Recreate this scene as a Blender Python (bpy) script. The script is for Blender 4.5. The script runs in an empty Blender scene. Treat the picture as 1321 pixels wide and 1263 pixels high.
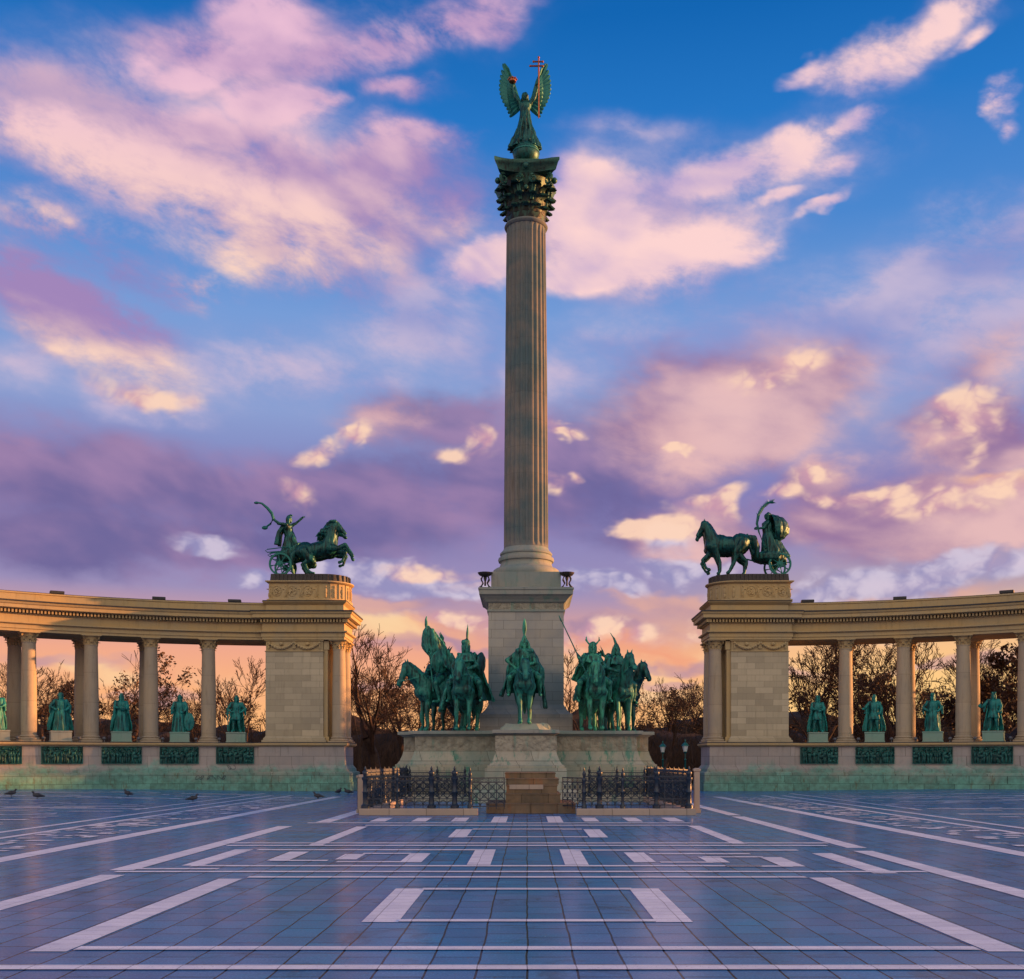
import bpy, bmesh, math, random
import numpy as np
from mathutils import Vector, Matrix, Euler, noise
R = math.radians
C = bpy.context.scene.collection
SC = bpy.context.scene

# ------------------------------------------------------------------ camera
F, CX, CY, H = 1400.0, 680.0, 982.0, 1.75        # focal length, vanishing point, eye height
cam = bpy.data.objects.new('camera', bpy.data.cameras.new('camera')); C.objects.link(cam)
cam.location = (0, 0, H); cam.rotation_euler = (R(90), 0, 0)
cam.data.sensor_width = 36; cam.data.lens = F / 1321 * 36
cam.data.shift_x = -(CX - 660.5) / 1321; cam.data.shift_y = (CY - 631.5) / 1321
cam.data.clip_end = 3000
SC.camera = cam

# ------------------------------------------------------------------ exposure
SC.view_settings.view_transform = 'Standard'; SC.view_settings.look = 'None'
SC.view_settings.gamma = 1; SC.view_settings.exposure = 1.0
SC.cycles.max_bounces = 4; SC.cycles.diffuse_bounces = 2; SC.cycles.glossy_bounces = 2

# ------------------------------------------------------------------ sun and sky
SUN_AZ, SUN_EL = 78.0, 6.5       # degrees to the right of the view axis, and above the horizon
sd = Vector((math.sin(R(SUN_AZ)) * math.cos(R(SUN_EL)), math.cos(R(SUN_AZ)) * math.cos(R(SUN_EL)), math.sin(R(SUN_EL))))
sun = bpy.data.objects.new('sun', bpy.data.lights.new('sun', 'SUN')); C.objects.link(sun)
sun.data.energy = 5.0; sun.data.color = (1.0, 0.42, 0.13); sun.data.angle = R(0.5)
sun.rotation_euler = sd.to_track_quat('Z', 'Y').to_euler()

def lin(c):
    return tuple(((v / 255) / 12.92 if v / 255 <= 0.04045 else ((v / 255 + 0.055) / 1.055) ** 2.4) for v in c)

world = bpy.data.worlds.new('World'); SC.world = world; world.use_nodes = True
wt = world.node_tree
for n in list(wt.nodes): wt.nodes.remove(n)

class N:
    """tiny helper for node trees"""
    def __init__(s, t): s.t = t
    def new(s, typ, **k):
        n = s.t.nodes.new(typ)
        for a, b in k.items(): setattr(n, a, b)
        return n
    def put(s, sock, v):
        if isinstance(v, bpy.types.NodeSocket): s.t.links.new(v, sock)
        elif v is not None:
            if hasattr(sock, 'default_value'):
                try: sock.default_value = v
                except Exception: sock.default_value = (*v, 1)
    def m(s, op, a, b=None, c=None, clamp=False):
        n = s.new('ShaderNodeMath', operation=op, use_clamp=clamp)
        s.put(n.inputs[0], a)
        if b is not None: s.put(n.inputs[1], b)
        if c is not None: s.put(n.inputs[2], c)
        return n.outputs[0]
    def vm(s, op, a, b=None, scale=None):
        n = s.new('ShaderNodeVectorMath', operation=op); s.put(n.inputs[0], a)
        if b is not None: s.put(n.inputs[1], b)
        if scale is not None: s.put(n.inputs['Scale'], scale)
        return n.outputs[1] if op in ('LENGTH', 'DOT_PRODUCT', 'DISTANCE') else n.outputs[0]
    def mapr(s, v, a, b, c=0.0, d=1.0, mode='SMOOTHSTEP'):
        n = s.new('ShaderNodeMapRange', interpolation_type=mode)
        s.put(n.inputs['Value'], v); s.put(n.inputs['From Min'], a); s.put(n.inputs['From Max'], b)
        s.put(n.inputs['To Min'], c); s.put(n.inputs['To Max'], d); return n.outputs[0]
    def mix(s, f, a, b, mode='MIX'):
        n = s.new('ShaderNodeMix', data_type='RGBA', blend_type=mode)
        s.put(n.inputs[0], f); s.put(n.inputs[6], a if isinstance(a, bpy.types.NodeSocket) else (*a[:3], 1))
        s.put(n.inputs[7], b if isinstance(b, bpy.types.NodeSocket) else (*b[:3], 1)); return n.outputs[2]
    def noise(s, vec, scale, detail=4, rough=0.55, dist=0.0, color=False):
        n = s.new('ShaderNodeTexNoise'); s.put(n.inputs['Vector'], vec); s.put(n.inputs['Scale'], scale)
        s.put(n.inputs['Detail'], detail); s.put(n.inputs['Roughness'], rough); s.put(n.inputs['Distortion'], dist)
        return n.outputs['Color'] if color else n.outputs['Fac']
    def ramp(s, f, stops, interp='LINEAR'):
        n = s.new('ShaderNodeValToRGB'); cr = n.color_ramp; cr.interpolation = interp
        while len(cr.elements) > 1: cr.elements.remove(cr.elements[-1])
        cr.elements[0].position = stops[0][0]; cr.elements[0].color = (*stops[0][1], 1)
        for p, c in stops[1:]:
            e = cr.elements.new(p); e.color = (*c, 1)
        s.put(n.inputs[0], f); return n.outputs[0]

def build_sky():
    g = N(wt)
    out = g.new('ShaderNodeOutputWorld'); bg = g.new('ShaderNodeBackground')
    wt.links.new(bg.outputs[0], out.inputs[0])
    sky = g.new('ShaderNodeTexSky', sky_type='NISHITA', sun_disc=False)
    sky.sun_elevation = R(SUN_EL); sky.sun_rotation = R(SUN_AZ)
    tc = g.new('ShaderNodeTexCoord').outputs['Generated']
    d = g.vm('NORMALIZE', tc)
    sx = g.new('ShaderNodeSeparateXYZ'); wt.links.new(d, sx.inputs[0])
    x, y, z = sx.outputs
    az = g.m('ARCTAN2', x, y); el = g.m('ARCSINE', z)
    # feathered, drifting edges: bend the sky angles with noise before placing the cloud masses
    st = g.vm('MULTIPLY', d, (1.0, 1.0, 1.7))
    w1 = g.vm('SUBTRACT', g.noise(st, 5.0, 5, 0.58, color=True), (0.5, 0.5, 0.5))
    ae = g.new('ShaderNodeCombineXYZ'); g.put(ae.inputs[0], az); g.put(ae.inputs[1], el)
    aew = g.vm('MULTIPLY_ADD', w1, (0.16, 0.10, 0.0)); aew.node.inputs[2].default_value = (0, 0, 0); wt.links.new(ae.outputs[0], aew.node.inputs[2])
    rot = g.new('ShaderNodeVectorRotate', rotation_type='Y_AXIS'); g.put(rot.inputs['Vector'], d); rot.inputs['Angle'].default_value = R(-12)
    sd2 = g.vm('MULTIPLY', rot.outputs[0], (1.0, 1.0, 2.0))
    big = g.noise(sd2, 5.0, 4, 0.55, 0.3)
    fine = g.noise(sd2, 16.0, 5, 0.68, 0.2)
    big2 = g.noise(g.vm('ADD', sd2, (0.035, 0.0, -0.06)), 5.0, 3, 0.5, 0.3)
    lit = g.m('MULTIPLY_ADD', g.m('SUBTRACT', big, big2), 2.4, g.m('MULTIPLY', g.m('SUBTRACT', fine, 0.5), 0.35))
    lit = g.mapr(lit, -0.40, 0.36, 0, 1)
    def ang(px, py):
        return math.atan2(px - CX, F), math.atan2(CY - py, math.hypot(F, px - CX))
    def field(blobs):
        tot = None; bl = 0.0
        for (px, py, rx, ry, rotd, w) in blobs:
            a0, e0 = ang(px, py); k = 1.55 / F * math.cos(a0)
            n = g.new('ShaderNodeTexGradient', gradient_type='SPHERICAL'); tm = n.texture_mapping
            tm.vector_type = 'TEXTURE'; tm.translation = (a0, e0, 0); tm.rotation = (0, 0, R(rotd)); tm.scale = (rx * k, ry * k, 1)
            wt.links.new(aew, n.inputs[0]); t = g.m('MULTIPLY', n.outputs['Fac'], 1.55 * w)
            if tot is None: tot = t
            else: tot = g.m('SMOOTH_MAX', tot, t, 0.3); bl += max(0.3 - bl, 0) ** 3 / (6 * 0.09)
        return g.m('SUBTRACT', tot, bl, clamp=False)
    e = lambda py: math.atan2(CY - py, F)
    eln = g.m('DIVIDE', el, 1.0, clamp=True)
    base = g.ramp(eln, [(0.0, lin((254, 178, 112))), (e(930), lin((253, 184, 122))), (e(885), lin((250, 178, 128))), (e(845), lin((240, 168, 138))), (e(805), lin((206, 156, 158))),
                        (e(765), lin((154, 142, 184))), (e(640), lin((128, 124, 182))), (e(540), lin((138, 158, 208))), (e(420), lin((118, 156, 214))),
                        (e(300), lin((72, 134, 206))), (e(160), lin((34, 117, 196))), (e(20), lin((12, 100, 178))), (0.9, lin((6, 68, 142)))])
    # the glow over the setting sun, to the right and low
    glow = g.vm('DOT_PRODUCT', d, Vector((math.sin(R(24)), math.cos(R(24)), 0.045)).normalized())
    gl = g.m('MULTIPLY', g.mapr(glow, 0.935, 1.0), g.mapr(el, 0.22, 0.03))
    base = g.mix(g.m('MULTIPLY', gl, 0.75), base, lin((255, 214, 136)))
    ns = g.mix(1.0, sky.outputs[0], (0.004, 0.0035, 0.0045), 'MULTIPLY')
    col = g.mix(1.0, base, ns, 'ADD')
    # layers: (blobs, noise gain, lo, hi, shade colour, lit colour, opacity)
    nz = g.m('MULTIPLY_ADD', fine, 0.45, g.m('MULTIPLY', big, 0.55)); nz = g.m('SUBTRACT', nz, 0.5)
    # billowing tops for the cumulus, lit from the lower right
    bw = g.vm('ADD', g.vm('MULTIPLY', d, (1.0, 1.0, 1.35)), g.vm('SCALE', w1, scale=0.06))
    def bill(v):
        p1 = g.m('ABSOLUTE', g.m('MULTIPLY_ADD', g.noise(v, 19.0, 0), 2.0, -1.0)); p2 = g.m('ABSOLUTE', g.m('MULTIPLY_ADD', g.noise(v, 43.0, 0), 2.0, -1.0)); p3 = g.m('ABSOLUTE', g.m('MULTIPLY_ADD', g.noise(v, 95.0, 1), 2.0, -1.0))
        return g.m('MULTIPLY_ADD', p1, 1.3, g.m('MULTIPLY_ADD', p2, 0.6, g.m('MULTIPLY', p3, 0.25)))
    b0 = bill(bw); b1 = bill(g.vm('ADD', bw, (0.009, 0.0, 0.003)))
    nzb = g.m('SUBTRACT', b0, 0.50)
    litb = g.mapr(g.m('MULTIPLY_ADD', g.m('SUBTRACT', b0, b1), 0.7, g.m('MULTIPLY', nzb, 0.45)), -0.32, 0.30, 0, 1)
    def layer(col, blobs, gain, lo, hi, shade, light, op, billow=False):
        f = field(blobs); lit_ = litb if billow else lit
        dn = g.m('MULTIPLY', f, g.m('MULTIPLY_ADD', nzb if billow else nz, gain, 1.0))
        mk = g.m('MULTIPLY', g.mapr(dn, lo, hi), op)
        if not isinstance(light, bpy.types.NodeSocket): light = lin(light)
        cc = g.mix(lit_, lin(shade), light)
        return g.mix(mk, col, cc)
    # pale veils
    col = layer(col, [(1130, 410, 220, 70, 5, 1), (1260, 330, 150, 70, 10, 1), (1000, 430, 200, 60, 4, .9), (1280, 430, 160, 60, 0, 1), (560, 420, 130, 60, 0, .9), (820, 450, 110, 50, 0, .6), (470, 505, 90, 30, 0, .8), (180, 510, 60, 30, 0, .9), (40, 480, 90, 30, 0, .6), (60, 115, 90, 16, 5, .6), (810, 160, 90, 20, 0, .5), (300, 220, 260, 120, -5, .75), (860, 260, 190, 80, 0, .7), (430, 60, 260, 50, 10, .6), (1050, 200, 160, 60, 10, .6), (350, 480, 200, 50, 0, .7), (1180, 60, 130, 36, 8, .6), (700, 500, 160, 50, 0, .6)],
                5.5, 0.02, 1.1, (146, 148, 202), (212, 190, 212), 0.75)
    # violet stratus
    col = layer(col, [(100, 620, 240, 66, -2, 1), (380, 660, 260, 70, 0, 1), (700, 620, 210, 66, 3, 1), (560, 560, 130, 36, 6, .8), (250, 715, 300, 36, 0, .9), (870, 690, 200, 30, 0, .6), (820, 570, 120, 46, 0, .7), (60, 690, 160, 50, 0, 1)],
                2.6, 0.02, 0.80, (108, 100, 152), (162, 130, 170), 0.9)
    # dusty rose masses to the right
    col = layer(col, [(960, 520, 160, 78, 8, 1.1), (1050, 480, 100, 44, 0, 1), (1180, 665, 190, 46, 0, 1.1), (1078, 615, 56, 40, 0, 1.1), (1250, 560, 90, 60, 0, 1), (890, 685, 80, 40, 0, 1), (1230, 695, 150, 26, 0, .9), (1290, 480, 90, 50, 20, .6), (1240, 740, 160, 14, 0, .6), (470, 545, 70, 30, 5, .7)],
                3.6, 0.02, 0.9, (150, 114, 156), (236, 190, 186), 0.9)
    # peach bands low down
    col = layer(col, [(480, 825, 130, 26, 0, .9), (800, 845, 120, 30, 0, 1), (930, 840, 110, 18, 0, .8), (180, 855, 180, 14, 0, .8), (1200, 800, 160, 20, 0, .8), (800, 880, 110, 14, 0, .8), (1270, 630, 50, 14, 0, .6)],
                3.4, 0.1, 0.9, (242, 162, 128), (255, 214, 162), 0.9)
    # mauve streaks between them
    col = layer(col, [(500, 790, 110, 10, 3, .9), (620, 765, 60, 10, 0, .9), (790, 806, 90, 9, 0, .8), (860, 775, 90, 16, 0, .9), (200, 880, 70, 7, 0, .8), (880, 868, 30, 6, 0, .9), (1150, 775, 160, 14, 0, .8), (180, 800, 200, 12, 0, .7), (860, 850, 16, 5, 0, .8), (560, 845, 120, 8, 2, .8), (980, 850, 120, 9, -2, .8), (100, 840, 120, 10, 2, .8), (420, 890, 120, 7, 0, .7), (1250, 860, 120, 9, 0, .8), (300, 815, 120, 10, 0, .8)],
                4.5, 0.03, 0.8, (160, 132, 164), (226, 172, 156), 0.75)
    # grey blue cumulus under the violet
    col = layer(col, [(1180, 745, 160, 22, 0, 1), (620, 770, 100, 14, 0, .9), (1010, 760, 80, 18, 0, 1), (505, 755, 90, 20, -4, 1.1), (250, 720, 45, 13, -8, .9), (765, 760, 50, 15, 0, 1), (870, 735, 60, 15, 0, .8), (330, 765, 24, 9, 0, .9), (860, 690, 30, 24, 30, .6)],
                0.9, 0.05, 0.7, (150, 146, 190), (212, 200, 220), 0.85, True)
    ptop = g.mix(g.mapr(el, e(400), e(90)), lin((255, 216, 194)), lin((238, 192, 214)))
    # mauve bodies of the upper left bank
    col = layer(col, [(160, 205, 210, 62, -7, 1), (380, 285, 190, 70, -6, 1), (100, 320, 150, 46, -12, .8), (60, 405, 120, 44, -14, 1), (350, 80, 190, 44, 10, .8), (520, 260, 120, 56, 10, .9), (820, 310, 170, 66, -6, .7), (60, 130, 120, 26, 0, .7), (560, 130, 60, 20, 10, .6)],
                5.0, 0.02, 1.0, (146, 130, 188), (206, 170, 194), 0.85)
    # high pink clouds, upper left
    hi = [(360, 42, 62, 34, 0, 1), (300, 78, 76, 22, 12, 1), (430, 82, 84, 24, 4, 1), (520, 60, 66, 24, 15, 1), (600, 22, 74, 22, 15, 1), (240, 106, 70, 13, 8, .9),
          (548, 123, 40, 12, 12, .9), (355, 152, 66, 24, 6, 1), (270, 190, 84, 26, 0, 1), (420, 143, 40, 7, 0, .9),
          (90, 202, 130, 24, -6, 1), (230, 236, 90, 32, -8, 1), (400, 262, 100, 40, -16, 1), (520, 244, 74, 36, 20, 1), (585, 200, 56, 15, 5, .9), (600, 290, 40, 20, 10, .6),
          (345, 328, 96, 36, 4, 1), (240, 372, 56, 28, 0, 1), (425, 358, 40, 22, 0, .9), (12, 285, 48, 24, 0, 1), (60, 400, 115, 34, -16, 1.2), (125, 428, 34, 18, -20, 1), (150, 300, 100, 20, -5, .5)]
    hi = [(x_, y_, rx_ * 1.3, ry_ * 1.25, r_, w_) for x_, y_, rx_, ry_, r_, w_ in hi]
    col = layer(col, hi, 6.5, 0.02, 1.1, (162, 134, 186), ptop, 0.95)
    # high pink clouds, right
    hr = [(1150, 62, 74, 22, 0, 1), (1210, 38, 62, 24, 14, 1), (1050, 70, 40, 10, 0, .8), (1270, 50, 32, 12, 10, .9), (920, 210, 70, 26, 4, 1), (1010, 190, 70, 28, 12, 1), (1095, 150, 50, 16, 10, 1), (1070, 215, 40, 16, 0, .8),
          (800, 290, 80, 50, -20, 1), (880, 320, 100, 38, 0, 1), (770, 345, 70, 26, 4, 1), (640, 345, 50, 26, 10, 1), (975, 325, 34, 20, 0, .8),
          (1055, 270, 36, 8, 16, 1), (985, 256, 26, 9, 0, .9), (1300, 140, 26, 12, 30, 1), (1296, 172, 16, 8, 10, .8), (790, 235, 50, 18, 0, .8)]
    col = layer(col, [(x_, y_, rx_ * 1.12, ry_ * 1.1, r_, w_) for x_, y_, rx_, ry_, r_, w_ in hr], 6.5, 0.06, 1.1, (176, 158, 208), (255, 214, 210), 0.95)
    # small bright cumulus with warm light
    cu = [(1290, 632, 60, 16, 0, 1.1), (1210, 650, 50, 14, 10, 1), (1100, 790, 110, 12, 0, .9), (1240, 800, 110, 12, 0, .9), (590, 810, 90, 10, 0, .8), (960, 800, 80, 12, 0, .9), (800, 815, 80, 12, 0, .9), (830, 676, 26, 14, 0, 1), (1200, 668, 60, 12, 0, .9), (1105, 640, 34, 12, -20, 1), (900, 640, 26, 10, 0, .8), (560, 745, 50, 8, 0, .7), (1250, 535, 44, 32, 0, 1.1), (1215, 560, 40, 22, 0, .8), (1240, 575, 10, 40, 0, .7), (1078, 600, 30, 20, 0, 1.2), (1040, 625, 40, 12, 10, .9), (925, 648, 40, 15, 20, 1), (870, 672, 40, 16, 20, 1), (440, 568, 26, 14, 20, 1.1), (395, 585, 30, 14, 10, .9),
          (604, 578, 20, 14, 0, 1.1), (590, 600, 40, 12, 0, .8), (735, 566, 30, 7, 0, 1.1), (887, 578, 16, 7, 0, 1.2), (180, 500, 42, 17, 0, .9), (366, 648, 34, 14, -30, .9), (1290, 636, 50, 12, 0, 1.1), (1150, 640, 50, 10, 0, .8),
          (720, 638, 22, 10, 0, .9), (1010, 460, 70, 20, 5, .9), (760, 630, 14, 8, 0, .8)]
    col = layer(col, [(x_, y_, rx_ * 1.2, ry_ * 1.2, r_, w_) for x_, y_, rx_, ry_, r_, w_ in cu], 1.6, 0.04, 1.0, (204, 154, 172), (255, 214, 186), 0.9, True)
    # added fill: an unseen bright cloud bank behind the viewer, lighting the fronts
    back = g.m('MULTIPLY', g.mapr(y, -0.05, -0.6), g.mapr(el, 0.02, 0.25))
    back = g.m('MULTIPLY', back, g.mapr(el, 1.25, 0.7))
    bc = g.mix(big, (0.95, 0.86, 0.72), (1.65, 1.45, 1.18))
    col = g.mix(g.m('MULTIPLY', back, 0.85), col, bc)
    col = g.mix(g.mapr(z, 0.0, -0.02), col, (0.06, 0.07, 0.10))
    k = g.vm('SCALE', col, scale=10.0)
    wt.links.new(k, bg.inputs[0]); bg.inputs[1].default_value = 0.05
build_sky()
world.cycles.sampling_method = 'MANUAL'; world.cycles.sample_map_resolution = 512

# ------------------------------------------------------------------ materials
def newmat(name):
    m = bpy.data.materials.new(name); m.use_nodes = True
    b = m.node_tree.nodes['Principled BSDF']
    return m, N(m.node_tree), b
def objco(g): return g.new('ShaderNodeTexCoord').outputs['Object']
def wco(g): return g.new('ShaderNodeNewGeometry').outputs['Position']
def bump(g, b, h, s, d=0.02):
    n = g.new('ShaderNodeBump'); n.inputs['Strength'].default_value = s; n.inputs['Distance'].default_value = d
    g.put(n.inputs['Height'], h); g.t.links.new(n.outputs[0], b.inputs['Normal'])

def stone(name, c1, c2, joint=None, bw=0.9, bh=0.42, rough=0.75, carve=0.0, algae=None, stain=0.5, bumpk=0.25, streak=None, patch=None, var=0.10):
    m, g, b = newmat(name)
    p = wco(g)
    sp = g.new('ShaderNodeSeparateXYZ'); g.put(sp.inputs[0], p)
    X, Y, Z = sp.outputs
    n1 = g.noise(p, 0.55, 5, 0.6); n2 = g.noise(p, 3.2, 6, 0.65); n3 = g.noise(p, 26, 3, 0.6)
    col = g.mix(g.mapr(n1, 0.35, 0.68), c1, c2)
    dirt = tuple(v * 0.42 for v in c1)
    h = g.m('MULTIPLY', n2, 0.4)
    if joint is not None:
        cb = g.new('ShaderNodeCombineXYZ'); g.put(cb.inputs[0], g.m('ADD', X, g.m('MULTIPLY', Y, 0.83))); g.put(cb.inputs[1], Z)
        br = g.new('ShaderNodeTexBrick'); g.put(br.inputs['Vector'], cb.outputs[0]); br.offset = 0.5
        br.inputs['Scale'].default_value = 1; br.inputs['Brick Width'].default_value = bw; br.inputs['Row Height'].default_value = bh
        br.inputs['Mortar Size'].default_value = 0.012; br.inputs['Mortar Smooth'].default_value = 0.3; br.inputs['Bias'].default_value = 0
        br.inputs['Color1'].default_value = (1 - var,) * 3 + (1,); br.inputs['Color2'].default_value = (1 + var * .6,) * 3 + (1,); br.inputs['Mortar'].default_value = (joint,) * 3 + (1,)
        brc = br.outputs['Color']
        h = g.m('SUBTRACT', h, g.m('MULTIPLY', br.outputs['Fac'], 0.8))
    # rain streaks and grime
    sm = g.vm('MULTIPLY', p, (3.2, 3.2, 0.35)); sn = g.noise(sm, 1.6, 5, 0.7)
    col = g.mix(g.m('MULTIPLY', g.mapr(sn, 0.5, 0.78), stain), col, dirt)
    col = g.mix(g.m('MULTIPLY', g.mapr(n2, 0.56, 0.8), stain * 0.8), col, tuple(v * 0.55 for v in c2))
    if algae:        # (colour, z where it fades out, z where it is full, amount)
        ac, z1, z0, am = algae
        an = g.noise(p, 0.45, 7, 0.75)
        zz = g.m('MULTIPLY_ADD', g.m('SUBTRACT', an, 0.5), 3.2, Z)
        col = g.mix(g.m('MULTIPLY', g.mapr(zz, z1, z0), am), col, g.mix(g.mapr(n2, 0.3, 0.7), ac, tuple(v * 0.5 for v in ac)))
        ln = g.noise(g.vm('MULTIPLY', p, (2.2, 2.2, 0.6)), 1.3, 5, 0.75)
        col = g.mix(g.m('MULTIPLY', g.m('MULTIPLY', g.mapr(ln, 0.56, 0.66), g.mapr(Z, 1.5, 1.0)), 0.65), col, (0.12, 0.10, 0.05))
    if streak:       # green run-off from bronze above: (colour, threshold, amount)
        rc, th, am = streak
        rn = g.noise(g.vm('MULTIPLY', p, (1.3, 1.3, 0.22)), 1.7, 5, 0.7)
        col = g.mix(g.m('MULTIPLY', g.mapr(rn, th, th + 0.13), am), col, rc)
    if patch:        # a broad blue cast of light painted into the stone colour: (colour, centre z, half height, amount)
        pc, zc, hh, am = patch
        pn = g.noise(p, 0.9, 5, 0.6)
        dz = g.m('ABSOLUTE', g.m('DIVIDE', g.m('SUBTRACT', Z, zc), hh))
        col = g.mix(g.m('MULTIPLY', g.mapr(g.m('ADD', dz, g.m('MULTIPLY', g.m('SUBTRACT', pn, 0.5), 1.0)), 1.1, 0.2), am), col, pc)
    if joint is not None: col = g.mix(1.0, col, brc, 'MULTIPLY')
    if carve:
        v = g.new('ShaderNodeTexVoronoi', feature='SMOOTH_F1'); g.put(v.inputs['Vector'], g.vm('ADD', p, g.vm('SCALE', g.noise(p, 6, 3, .6, color=True), scale=0.25))); v.inputs['Scale'].default_value = carve
        vd = v.outputs['Distance']
        h = g.m('ADD', g.m('MULTIPLY', vd, 3.0), h)
        col = g.mix(g.m('MULTIPLY', g.mapr(vd, 0.35, 0.7), 0.55), col, dirt)
    h = g.m('ADD', h, g.m('MULTIPLY', n3, 0.15))
    g.put(b.inputs['Base Color'], col); b.inputs['Roughness'].default_value = rough
    b.inputs['Specular IOR Level'].default_value = 0.25
    bump(g, b, h, bumpk if not carve else 0.9, 0.04 if carve else 0.03)
    return m

OCH1, OCH2 = (0.50, 0.355, 0.165), (0.42, 0.33, 0.19)
GRY1, GRY2 = (0.41, 0.385, 0.335), (0.32, 0.325, 0.32)
ALG = (0.13, 0.42, 0.34)
M = {}
M['ochre'] = stone('ochre limestone', OCH1, OCH2, None, stain=0.45)
M['ochre_block'] = stone('ochre limestone ashlar', (0.50, 0.425, 0.29), (0.45, 0.385, 0.27), 0.66, 1.05, 0.36, stain=0.35, var=0.22)
M['ochre_carved'] = stone('carved ochre limestone', (0.44, 0.32, 0.17), (0.38, 0.29, 0.16), None, carve=4.0, stain=0.5)
M['column'] = stone('pale column limestone', (0.44, 0.35, 0.24), (0.38, 0.32, 0.24), 0.7, 40, 1.7, stain=0.55, var=.05)
M['podium'] = stone('weathered podium stone', (0.40, 0.35, 0.32), (0.33, 0.31, 0.30), 0.5, 1.3, 1.02, stain=0.45, algae=(ALG, 1.8, 0.9, 0.8))
M['podium_base'] = stone('algae covered stone blocks', (0.34, 0.33, 0.27), (0.24, 0.30, 0.26), 0.35, 0.95, 0.46, stain=0.45, algae=(ALG, 1.7, 0.4, 0.8), var=.16)
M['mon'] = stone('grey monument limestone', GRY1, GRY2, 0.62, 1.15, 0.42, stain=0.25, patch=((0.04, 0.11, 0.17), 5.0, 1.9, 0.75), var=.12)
M['mon_plain'] = stone('grey monument moulding', (0.30, 0.295, 0.26), (0.20, 0.26, 0.245), None, stain=0.5, streak=((0.12, 0.26, 0.22), 0.54, 0.6))
M['mon_carved'] = stone('carved grey limestone', (0.36, 0.33, 0.26), (0.27, 0.27, 0.22), None, carve=5.0, stain=0.45, streak=((0.10, 0.24, 0.2), 0.54, 0.6))
M['tier'] = stone('monument tier stone', (0.43, 0.40, 0.32), (0.25, 0.31, 0.265), 0.32, 1.5, 0.44, stain=0.6, streak=((0.05, 0.24, 0.18), 0.52, 0.8))
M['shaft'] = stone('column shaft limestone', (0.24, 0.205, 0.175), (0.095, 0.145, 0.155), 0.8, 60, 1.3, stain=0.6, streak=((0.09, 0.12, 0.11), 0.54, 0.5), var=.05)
M['steps'] = stone('rusty brown steps stone', (0.26, 0.17, 0.10), (0.12, 0.10, 0.075), 0.45, 0.9, 5, stain=1.0, streak=((0.30, 0.13, 0.06), 0.53, 0.6), bumpk=.6)
M['kerb'] = stone('pale kerb stone', (0.46, 0.35, 0.27), (0.40, 0.32, 0.27), 0.4, 1.2, 5, stain=0.35)
M['plinth_green'] = stone('green stained statue plinth', (0.20, 0.34, 0.28), (0.26, 0.34, 0.29), None, stain=0.4)
M['plinth_pale'] = stone('pale statue plinth', (0.36, 0.37, 0.31), (0.30, 0.34, 0.29), None, stain=0.4)
M['rock'] = stone('rough rock', (0.36, 0.36, 0.28), (0.20, 0.30, 0.26), None, stain=0.5, bumpk=0.6)

def bronze(name, c_hi, c_lo, c_dark, rough=0.55, metal=0.15):
    m, g, b = newmat(name); p = objco(g)
    n1 = g.noise(p, 1.4, 5, 0.6); n2 = g.noise(p, 7, 5, 0.65)
    ns = g.noise(g.vm('MULTIPLY', p, (5, 5, 0.8)), 1.5, 4, 0.6)
    col = g.mix(g.mapr(n1, 0.35, 0.65), c_lo, c_hi)
    col = g.mix(g.mapr(ns, 0.44, 0.66), col, c_dark)
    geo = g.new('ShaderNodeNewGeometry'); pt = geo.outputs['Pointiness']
    col = g.mix(g.mapr(pt, 0.49, 0.42), col, tuple(v * 0.35 for v in c_dark))  # crevice shade painted into the bronze colour
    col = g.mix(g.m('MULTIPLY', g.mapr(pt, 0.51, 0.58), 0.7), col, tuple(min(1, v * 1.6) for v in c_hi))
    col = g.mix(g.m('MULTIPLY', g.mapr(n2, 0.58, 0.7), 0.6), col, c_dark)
    g.put(b.inputs['Base Color'], col); b.inputs['Roughness'].default_value = rough; b.inputs['Metallic'].default_value = metal
    bump(g, b, n2, 0.5, 0.03)
    return m
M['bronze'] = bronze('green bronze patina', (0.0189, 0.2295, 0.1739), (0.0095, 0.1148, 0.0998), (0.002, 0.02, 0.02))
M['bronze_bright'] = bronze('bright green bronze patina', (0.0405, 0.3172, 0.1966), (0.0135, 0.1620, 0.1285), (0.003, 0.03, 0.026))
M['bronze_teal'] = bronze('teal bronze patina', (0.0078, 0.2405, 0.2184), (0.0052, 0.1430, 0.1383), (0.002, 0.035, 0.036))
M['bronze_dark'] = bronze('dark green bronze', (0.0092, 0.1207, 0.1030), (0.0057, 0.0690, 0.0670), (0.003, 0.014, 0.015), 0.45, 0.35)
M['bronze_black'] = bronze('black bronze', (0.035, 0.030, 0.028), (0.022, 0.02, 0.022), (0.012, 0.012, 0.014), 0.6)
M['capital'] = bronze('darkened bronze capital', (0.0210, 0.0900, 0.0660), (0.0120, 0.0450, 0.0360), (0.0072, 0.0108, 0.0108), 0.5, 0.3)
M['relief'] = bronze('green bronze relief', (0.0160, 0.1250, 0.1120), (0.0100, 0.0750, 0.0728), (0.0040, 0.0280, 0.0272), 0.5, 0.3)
M['gilt'] = bronze('coppery gilt', (0.30, 0.09, 0.035), (0.20, 0.07, 0.03), (0.08, 0.04, 0.02), 0.4, 0.6)

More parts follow.
